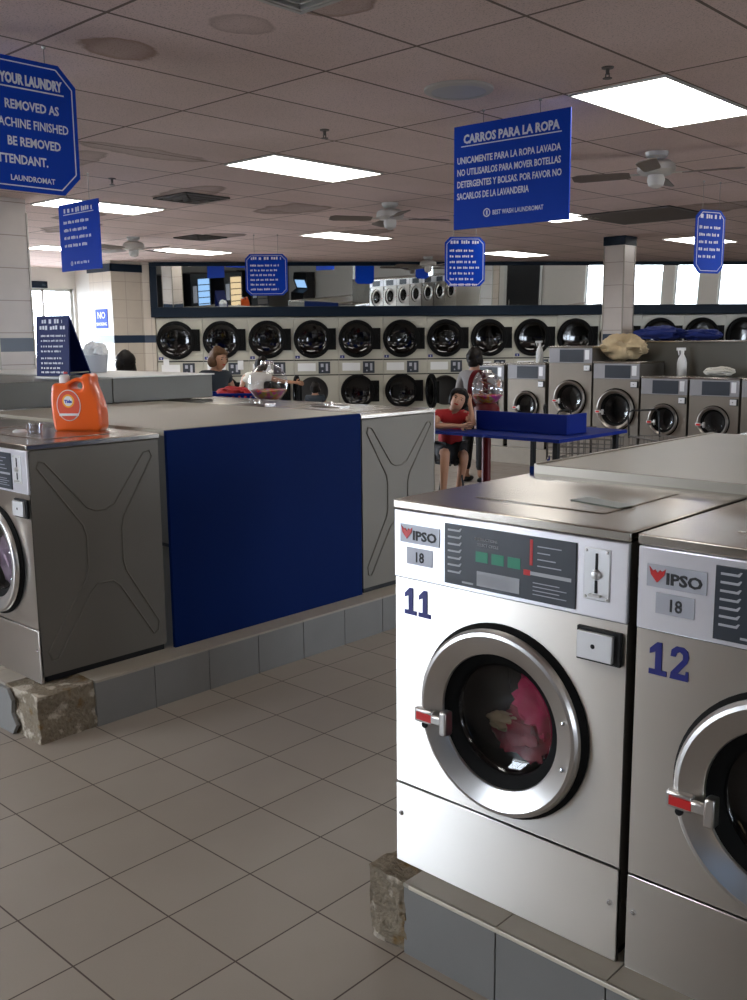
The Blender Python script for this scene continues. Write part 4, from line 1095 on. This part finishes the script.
# ------------------------------------------------------------------ gumball machines
def gumball(label, p, zc, r, ring):
    t = thing('gumball_machine', label, 'gumball machine', (p.x, p.y, 0), CAMZ, 'gumball machines')
    mb = MB(); mb.lathe([(.001, 0), (.19, 0), (.19, .03), (.06, .06), (.05, .08), (.05, zc - r - .30), (.12, zc - r - .26), (.14, zc - r - .24), (.14, zc - r - .02), (.11, zc - r + .03), (.001, zc - r + .03)], (0, 0, 0), 'z', 28)
    mb.build('stand', 'darkred', t)
    mb = MB(); mb.ball((0, 0, zc), r, 32, 20); mb.build('globe', 'glass_clear', t)
    mb = MB(); mb.ball((0, 0, zc), r * .95, 28, 20)
    for v in list(mb.bm.verts):
        if v.co.z > zc - r * .38: v.co.z = zc - r * .38 + random.uniform(-.01, .012)
    g = mb.build('gumballs', 'ball', t); g['kind'] = 'stuff'
    mb = MB(); mb.lathe([(.06, zc + r * .96), (.055, zc + r + .02), (.001, zc + r + .025)], (0, 0, 0), 'z', 20); mb.build('lid', 'chrome', t)
    mb = MB(); mb.box(-.03, .03, -.16, -.135, zc - r - .18, zc - r - .08); mb.build('coin_mechanism', 'chrome', t, bevel=.003)
    if ring:
        mb = MB(); mb.T = Matrix.Translation((-.09, .06, zc)) @ Matrix.Rotation(R(58), 4, 'Z')
        mb.lathe([(r * 1.02, -.02), (r * 1.12, -.02), (r * 1.12, .03), (r * 1.02, .03), (r * 1.02, -.02)], (0, 0, 0), 'y', 40)
        mb.build('ring_frame', 'darkred', t)
        mb = MB(); mb.tube([(r * .45 * math.cos(a * .6) * (1), r * .45 * math.sin(a * .6), zc - r * .5 + .012 * a) for a in range(24)], .008, 6); mb.build('spiral_track', 'chrome', t)
    return t
p = at(268, 383, 8.6); gumball('gumball machine with clear globe behind the left island', p, p.z, .175, False)
p = at(487, 389, 10.6); gumball('red gumball machine with clear globe behind the folding table', p, p.z, .185, True)

# ------------------------------------------------------------------ people
def skin_mesh(name, verts, edges, radii, mat, parent, levels=1, root=0):
    me = bpy.data.meshes.new(name); me.from_pydata([tuple(v) for v in verts], edges, [])
    ob = bpy.data.objects.new(name, me); COL.objects.link(ob)
    sk = ob.modifiers.new('skin', 'SKIN'); sk.use_smooth_shade = True; sk.branch_smoothing = .4
    if not me.skin_vertices: bpy.context.view_layer.update()
    for i, r_ in enumerate(radii): me.skin_vertices[0].data[i].radius = (r_, r_) if not isinstance(r_, tuple) else r_
    me.skin_vertices[0].data[root].use_root = True
    su = ob.modifiers.new('sub', 'SUBSURF'); su.levels = su.render_levels = levels
    bpy.context.view_layer.update()
    dg = bpy.context.evaluated_depsgraph_get()
    m2 = bpy.data.meshes.new_from_object(ob.evaluated_get(dg)); m2.name = name
    bpy.data.objects.remove(ob); 
    for p_ in m2.polygons: p_.use_smooth = True
    m2.materials.clear(); m2.materials.append(MAT[mat])
    o = bpy.data.objects.new(name, m2); COL.objects.link(o); o.parent = parent
    return o

STAND = dict(pelvis=(0, 0, .92), waist=(0, -.01, 1.05), chest=(0, 0, 1.25), neck=(0, 0, 1.42), chin=(0, -.015, 1.49), head=(0, -.02, 1.58), crown=(0, -.01, 1.66),
             shL=(-.17, 0, 1.37), elL=(-.23, .02, 1.10), wrL=(-.22, -.12, .90), shR=(.17, 0, 1.37), elR=(.23, .02, 1.10), wrR=(.22, -.12, .90),
             hiL=(-.09, 0, .90), knL=(-.10, -.02, .50), anL=(-.10, .02, .09), hiR=(.09, 0, .90), knR=(.10, -.02, .50), anR=(.10, .02, .09),
             haL=None, haR=None)
def person(label, loc, rz, pose=None, shirt='redcloth', pants='blackcloth', hair='hair', skin='skin', long_hair=False, sleeve=.6, shorts=False, scale=1., look=0.):
    J = dict(STAND); J.update(pose or {})
    J = {k: (Vector(v) if v is not None else None) for k, v in J.items()}
    t = thing('person', label, 'person', loc, rz); t.scale = (scale,) * 3
    V, E, Rd = [], [], []
    def add(p, r_, par=None):
        V.append(Vector(p)); Rd.append(r_)
        if par is not None: E.append((par, len(V) - 1))
        return len(V) - 1
    pe = add(J['pelvis'], .10); wa = add(J['waist'], .065, pe); ch = add(J['chest'], .075, wa)
    nb = add(J['chest'].lerp(J['neck'], .70), .045, ch)
    nk = add(J['neck'], .052, nb); cn = add(J['chin'], .062, nk); hd = add(J['head'], .088, cn); cr = add(J['crown'], .062, hd)
    hand_dirs = {}
    for s_, sg_ in (('L', -1), ('R', 1)):
        sh = add(J['sh' + s_], .055, nb); mid = add(J['sh' + s_].lerp(J['el' + s_], .5), .044, sh)
        el = add(J['el' + s_], .036, mid); fm = add(J['el' + s_].lerp(J['wr' + s_], .4), .034, el); wr = add(J['wr' + s_], .024, fm)
        dirn = (J['ha' + s_] - J['wr' + s_]).normalized() if J.get('ha' + s_) is not None else (J['wr' + s_] - J['el' + s_]).normalized()
        side = dirn.cross(Vector((0, -1, .2))).normalized()
        if side.length < .1: side = Vector((1, 0, 0))
        up_ = side.cross(dirn).normalized()
        palm = add(J['wr' + s_] + dirn * .05, .028, wr)
        for i, (o_, L_) in enumerate(((-.030, .062), (-.010, .074), (.010, .070), (.029, .055))):
            k0 = add(J['wr' + s_] + dirn * .085 + side * o_, .0095, palm); k1 = add(V[k0] + dirn * L_ * .55 + up_ * -.012, .0088, k0); add(V[k1] + dirn * L_ * .4 + up_ * -.02, .0075, k1)
        th = add(J['wr' + s_] + dirn * .035 - side * .04 * sg_, .011, palm); add(V[th] + dirn * .03 - side * .022 * sg_, .009, th)
        hi = add(J['hi' + s_], .085, pe); kn = add(J['kn' + s_], .056, hi); cf = add(J['kn' + s_].lerp(J['an' + s_], .3), .053, kn); an = add(J['an' + s_], .036, cf)
        fdir = Vector((sg_ * .15, -1, 0)).normalized()
        add(J['an' + s_] + fdir * .10 + Vector((0, 0, -.05)), .036, an); 
    body = skin_mesh('body', V, E, Rd, skin, t)
    # clothes
    V2 = [J['pelvis'] + Vector((0, 0, .02)), J['waist'], J['chest'], J['chest'].lerp(J['neck'], .60), J['chest'].lerp(J['neck'], .95)]
    E2 = [(0, 1), (1, 2), (2, 3), (3, 4)]; R2 = [.15, .145, .150, .125, .072]
    for s_ in 'LR':
        b_ = len(V2); V2 += [J['sh' + s_], J['sh' + s_].lerp(J['el' + s_], .5)]; R2 += [.078, .064]; E2 += [(3, b_), (b_, b_ + 1)]
        if sleeve > .7: V2 += [J['el' + s_], J['el' + s_].lerp(J['wr' + s_], .8)]; R2 += [.05, .038]; E2 += [(b_ + 1, b_ + 2), (b_ + 2, b_ + 3)]
    skin_mesh('shirt', V2, E2, R2, shirt, t)
    V3 = [J['pelvis']]; E3 = []; R3 = [.138]
    for s_ in 'LR':
        b_ = len(V3); V3 += [J['hi' + s_], J['kn' + s_].lerp(J['hi' + s_], .15 if shorts else .02)]; R3 += [.100, .078]; E3 += [(0, b_), (b_, b_ + 1)]
        if not shorts: V3 += [J['an' + s_] + Vector((0, 0, .05))]; R3 += [.056]; E3 += [(b_ + 1, b_ + 2)]
    skin_mesh('trousers', V3, E3, R3, pants, t)
    # shoes
    for s_, sg_ in (('L', -1), ('R', 1)):
        a = J['an' + s_]; mb = MB(); mb.ball((a.x + sg_ * .01, a.y - .06, a.z - .055), 1, 16, 10, (.048, .13, .038)); mb.build('shoe', 'black', t)
    # head details: face in a frame at the head
    up_ = (J['crown'] - J['chin']).normalized(); f_ = Vector((math.sin(look), -math.cos(look), 0)); f_ = (f_ - up_ * f_.dot(up_)).normalized(); r_ = f_.cross(up_) * -1
    r_ = up_.cross(f_); hc = J['head'] * .6 + J['crown'] * .1 + J['chin'] * .3
    HM = Matrix(((r_.x, f_.x, up_.x, hc.x), (r_.y, f_.y, up_.y, hc.y), (r_.z, f_.z, up_.z, hc.z), (0, 0, 0, 1)))
    mb = MB(); mb.T = HM      # face mask: rounded skull front, nose, brows, lips
    mb.ball((0, .012, -.005), 1, 24, 16, (.074, .086, .112)); mb.ball((0, .096, -.012), 1, 10, 8, (.012, .018, .020)); mb.ball((0, .088, .012), 1, 8, 6, (.008, .012, .022))
    mb.ball((-.074, 0, -.01), 1, 8, 6, (.010, .018, .028)); mb.ball((.074, 0, -.01), 1, 8, 6, (.010, .018, .028))
    mb.mi = 1; mb.ball((-.030, .082, .012), 1, 10, 6, (.013, .010, .007)); mb.ball((.030, .082, .012), 1, 10, 6, (.013, .010, .007))
    mb.box(-.046, -.016, .086, .094, .030, .035); mb.box(.016, .046, .086, .094, .030, .035)
    mb.mi = 2; mb.ball((0, .086, -.048), 1, 12, 6, (.024, .010, .008))
    mb.build('head', [skin, 'hair', 'redcloth'], t)
    mb = MB(); mb.T = HM
    mb.ball((0, -.014, .030), 1, 28, 18, (.100, .112, .112))
    mb.ball((-.078, -.015, -.01), 1, 14, 10, (.028, .06, .075)); mb.ball((.078, -.015, -.01), 1, 14, 10, (.028, .06, .075)); mb.ball((0, -.06, -.02), 1, 16, 10, (.085, .06, .085))
    for v in mb.bm.verts:
        l = HM.inverted() @ v.co
        if l.y > .045 and l.z < .055: l.y = .045 - .3 * (.055 - l.z); v.co = HM @ l
        elif not long_hair and l.z < -.09: l.z = -.09; v.co = HM @ l
    if long_hair:
        mb.ball((0, -.06, -.10), 1, 20, 14, (.095, .055, .20)); mb.ball((-.07, -.02, -.08), 1, 14, 10, (.035, .05, .16)); mb.ball((.07, -.02, -.08), 1, 14, 10, (.035, .05, .16))
    from mathutils import noise
    for v in mb.bm.verts:
        v.co += Vector((noise.noise(v.co * 30), noise.noise(v.co * 30 + Vector((5, 0, 0))), noise.noise(v.co * 30 + Vector((0, 5, 0))))) * .012
        v.co += Vector((noise.noise(v.co * 9), noise.noise(v.co * 9 + Vector((5, 0, 0))), noise.noise(v.co * 9 + Vector((0, 5, 0))))) * .022
    mb.build('hair', hair, t, angle=60)
    return t

# seated woman leaning on the table
WPx = at(455, 430, 10.42)
seat_pose = dict(pelvis=(-.04, .16, .56), waist=(-.04, .13, .70), chest=(-.04, .06, .86), neck=(-.01, -.01, 1.005), chin=(.005, -.06, 1.045), head=(.035, -.07, 1.125), crown=(.065, -.05, 1.19),
                 shL=(-.19, .03, .955), elL=(-.22, -.17, .845), wrL=(.02, -.24, .850), haL=(.12, -.24, .850), shR=(.12, .03, .95), elR=(.18, -.17, .85), wrR=(.155, -.10, 1.045), haR=(.13, -.07, 1.15),
                 hiL=(-.13, .10, .53), knL=(-.12, -.20, .56), anL=(-.13, -.05, .10), hiR=(.06, .12, .53), knR=(.10, -.02, .50), anR=(.06, .22, .10))
person('person in a red t-shirt leaning her head on her hand at the blue table', (WPx.x, WPx.y, 0), CAMZ, seat_pose, 'redcloth', 'blackcloth', 'hair', 'skin', False, .5, True, 1., R(-10))
st = thing('stool', 'dark stool under the person in red', 'stool', (WPx.x + .0, WPx.y + .12, 0), CAMZ)
mb = MB(); mb.lathe([(.001, .42), (.17, .42), (.18, .435), (.17, .455), (.001, .46)], (-.10, .08, 0), 'z', 28); mb.build('seat', 'black', st)
for k in range(4):
    a = PI / 4 + k * PI / 2; mb = MB(); mb.cyl((-.10 + .12 * math.cos(a), .08 + .12 * math.sin(a), .42), (-.10 + .19 * math.cos(a), .08 + .19 * math.sin(a), 0), .012, 8); mb.build('leg', 'black', st)
# standing woman in dark top looking down
P2 = at(217, 440, 11.1)
person('person with light brown hair and dark top sorting laundry behind the metal box', (P2.x, P2.y, 0), CAMZ + R(50),
       dict(chin=(0, -.06, 1.47), head=(0, -.09, 1.55), crown=(0, -.08, 1.63), neck=(0, -.02, 1.41), elL=(-.24, -.05, 1.10), wrL=(-.12, -.30, 1.06), elR=(.25, -.05, 1.12), wrR=(.20, -.30, 1.06)), 'darkcloth', 'darkcloth', 'hair2', 'skin2', False, .5, False, 1.01)
P3 = at(257, 440, 14.6)
person('person in a white shirt reaching to the dryers behind the left gumball globe', (P3.x, P3.y, 0), CAMZ + PI,
       dict(head=(-.10, -.06, 1.50), crown=(-.12, -.05, 1.57), chin=(-.08, -.07, 1.42), neck=(-.05, -.04, 1.36), chest=(0, 0, 1.2), shL=(-.17, -.02, 1.30), elL=(-.40, -.05, 1.22), wrL=(-.62, -.05, 1.20), shR=(.16, 0, 1.31)), 'whitecloth', 'blackcloth', 'hair', 'skin2', False, .6, False, .94)
P4 = at(316, 440, 14.2)
person('child with dark hair standing before the open lower dryer door', (P4.x, P4.y, 0), CAMZ + PI, None, 'darkcloth', 'blackcloth', 'hair', 'skin2', False, .6, False, .68)
P5 = at(474, 440, 11.9)
person('person with black hair and grey top behind the red gumball machine, back turned', (P5.x, P5.y, 0), CAMZ + PI * .8,
       dict(elL=(-.26, -.1, 1.12), wrL=(-.18, -.30, 1.20)), 'greycloth', 'blackcloth', 'hair', 'skin', False, .9, False, .97)
P6 = at(129, 430, 10.0)
person('person with long black hair and yellow top far left before the bright pier', (P6.x, P6.y, 0), CAMZ - R(120), None, 'yellowcloth', 'blackcloth', 'hair', 'skin2', True, .5, False, .98)

# red and blue baskets near the standing woman
def basket(label, p, rz, mat, cloth, clothlab):
    t = thing('laundry_basket', label, 'laundry basket', p, rz)
    mb = MB(); w, d_, h_ = .30, .20, .20
    mb.prism([(-w, -d_), (w, -d_), (w, d_), (-w, d_)], 'z', 0, .012)
    for (a, b) in (((-w, -d_), (w, -d_)), ((w, -d_), (w, d_)), ((w, d_), (-w, d_)), ((-w, d_), (-w, -d_))):
        for k in range(11):
            f0, f1 = k / 11, (k + .6) / 11
            p0 = Vector(a).lerp(Vector(b), f0); p1 = Vector(a).lerp(Vector(b), f1)
            mb.poly([(p0.x, p0.y, 0), (p1.x, p1.y, 0), (p1.x * 1.12, p1.y * 1.12, h_), (p0.x * 1.12, p0.y * 1.12, h_)])
    mb.build('wall', mat, t, smooth=False)
    mb = MB(); mb.tube([(-w * 1.12, -d_ * 1.12, h_), (w * 1.12, -d_ * 1.12, h_), (w * 1.12, d_ * 1.12, h_), (-w * 1.12, d_ * 1.12, h_)], .014, 8, closed=True); mb.build('rim', mat, t)
    crumple('laundry', clothlab, 'laundry', (p[0], p[1], p[2] + .10), .17, cloth, 41, (1.2, .8, .45))
ftab = at(236, 440, 10.0)
ft = thing('side_table', 'blue side table carrying the laundry basket beside the person in the dark top', 'table', (ftab.x, ftab.y, 0), CAMZ)
mb = MB(); mb.box(-.45, .45, -.3, .3, .98, 1.02); mb.build('tabletop', 'blue_table', ft, bevel=.004)
for sx in (-1, 1):
    for sy in (-1, 1): mb = MB(); mb.box(sx * .4 - .02, sx * .4 + .02, sy * .25 - .02, sy * .25 + .02, 0, .98); mb.build('leg', 'black', ft)
basket('blue laundry basket on the side table by the person in the dark top', (ftab.x, ftab.y, 1.021), CAMZ, 'blue_table', 'redcloth', 'red laundry heaped in the blue basket')

# ------------------------------------------------------------------ things seen only in the mirror
def vending(label, loc, rz, mat):
    t = thing('vending_machine', label, 'vending machine', loc, rz, 'vending machines by the front wall')
    mb = MB(); mb.box(-.5, .5, 0, .8, 0, 1.95); mb.build('cabinet', 'black', t, bevel=.02)
    mb = MB(); mb.box(-.42, .15, -.012, 0, .6, 1.75); f_ = mb.build('lit_window', mat, t)
    mb = MB()
    for k in range(5): mb.box(-.42, .15, -.02, -.010, .6 + k * .23, .63 + k * .23)
    mb.build('shelf_edge', 'black', f_)
    mb = MB(); mb.box(.22, .42, -.015, 0, .9, 1.5); mb.build('keypad', 'badge', t)
    return t
vending('dark vending machine with a blue lit window, seen in the mirror', (3.3, YF + .82, 0), PI, 'screen')
vending('narrow dark vending machine beside the front windows, seen in the mirror', (1.9, YF + .82, 0), PI, 'ventdark')
vending('unlit dark vending machine in the corner, seen in the mirror', (6.5, YF + .82, 0), PI, 'ventdark')
vending('dark vending machine with a warm lit window, seen in the mirror', (5.0, YF + .82, 0), PI, 'screen2')
t = thing('arcade_cabinet', 'black arcade cabinet seen in the mirror', 'arcade cabinet', (8.3, -5.0, 0), -PI / 2)
mb = MB(); mb.prism([(0, 0), (.75, 0), (.75, 1.8), (.2, 1.8), (.15, 1.55), (.35, 1.15), (0, 1.0)], 'x', -.33, .33); mb.build('cabinet', 'black', t)
mb = MB(); mb.poly([(-.26, .165, 1.50), (.26, .165, 1.50), (.26, .325, 1.19), (-.26, .325, 1.19)]); mb.build('screen', 'screen', t)

# ------------------------------------------------------------------ world and exposure
w = bpy.data.worlds.new('sky'); sc.world = w; w.use_nodes = True
nt = w.node_tree; bgn = nt.nodes['Background']; bgn.inputs[0].default_value = (.86, .93, 1., 1); bgn.inputs[1].default_value = 24.
mb = MB(); mb.box(-60, 60, -60, 60, -.4, -.2); structure('ground', mb, simple('pavement', (.35, .34, .33), .8), smooth=False)
sc.view_settings.view_transform = 'Standard'; sc.view_settings.look = 'None'; sc.view_settings.gamma = 1.; sc.view_settings.use_curve_mapping = False
sc.view_settings.exposure = .12
cy = sc.cycles
cy.use_denoising = True; cy.denoiser = 'OPENIMAGEDENOISE'; cy.max_bounces = 8; cy.diffuse_bounces = 4; cy.glossy_bounces = 5; cy.transparent_max_bounces = 12; cy.caustics_reflective = False; cy.caustics_refractive = False; cy.sample_clamp_indirect = 6.
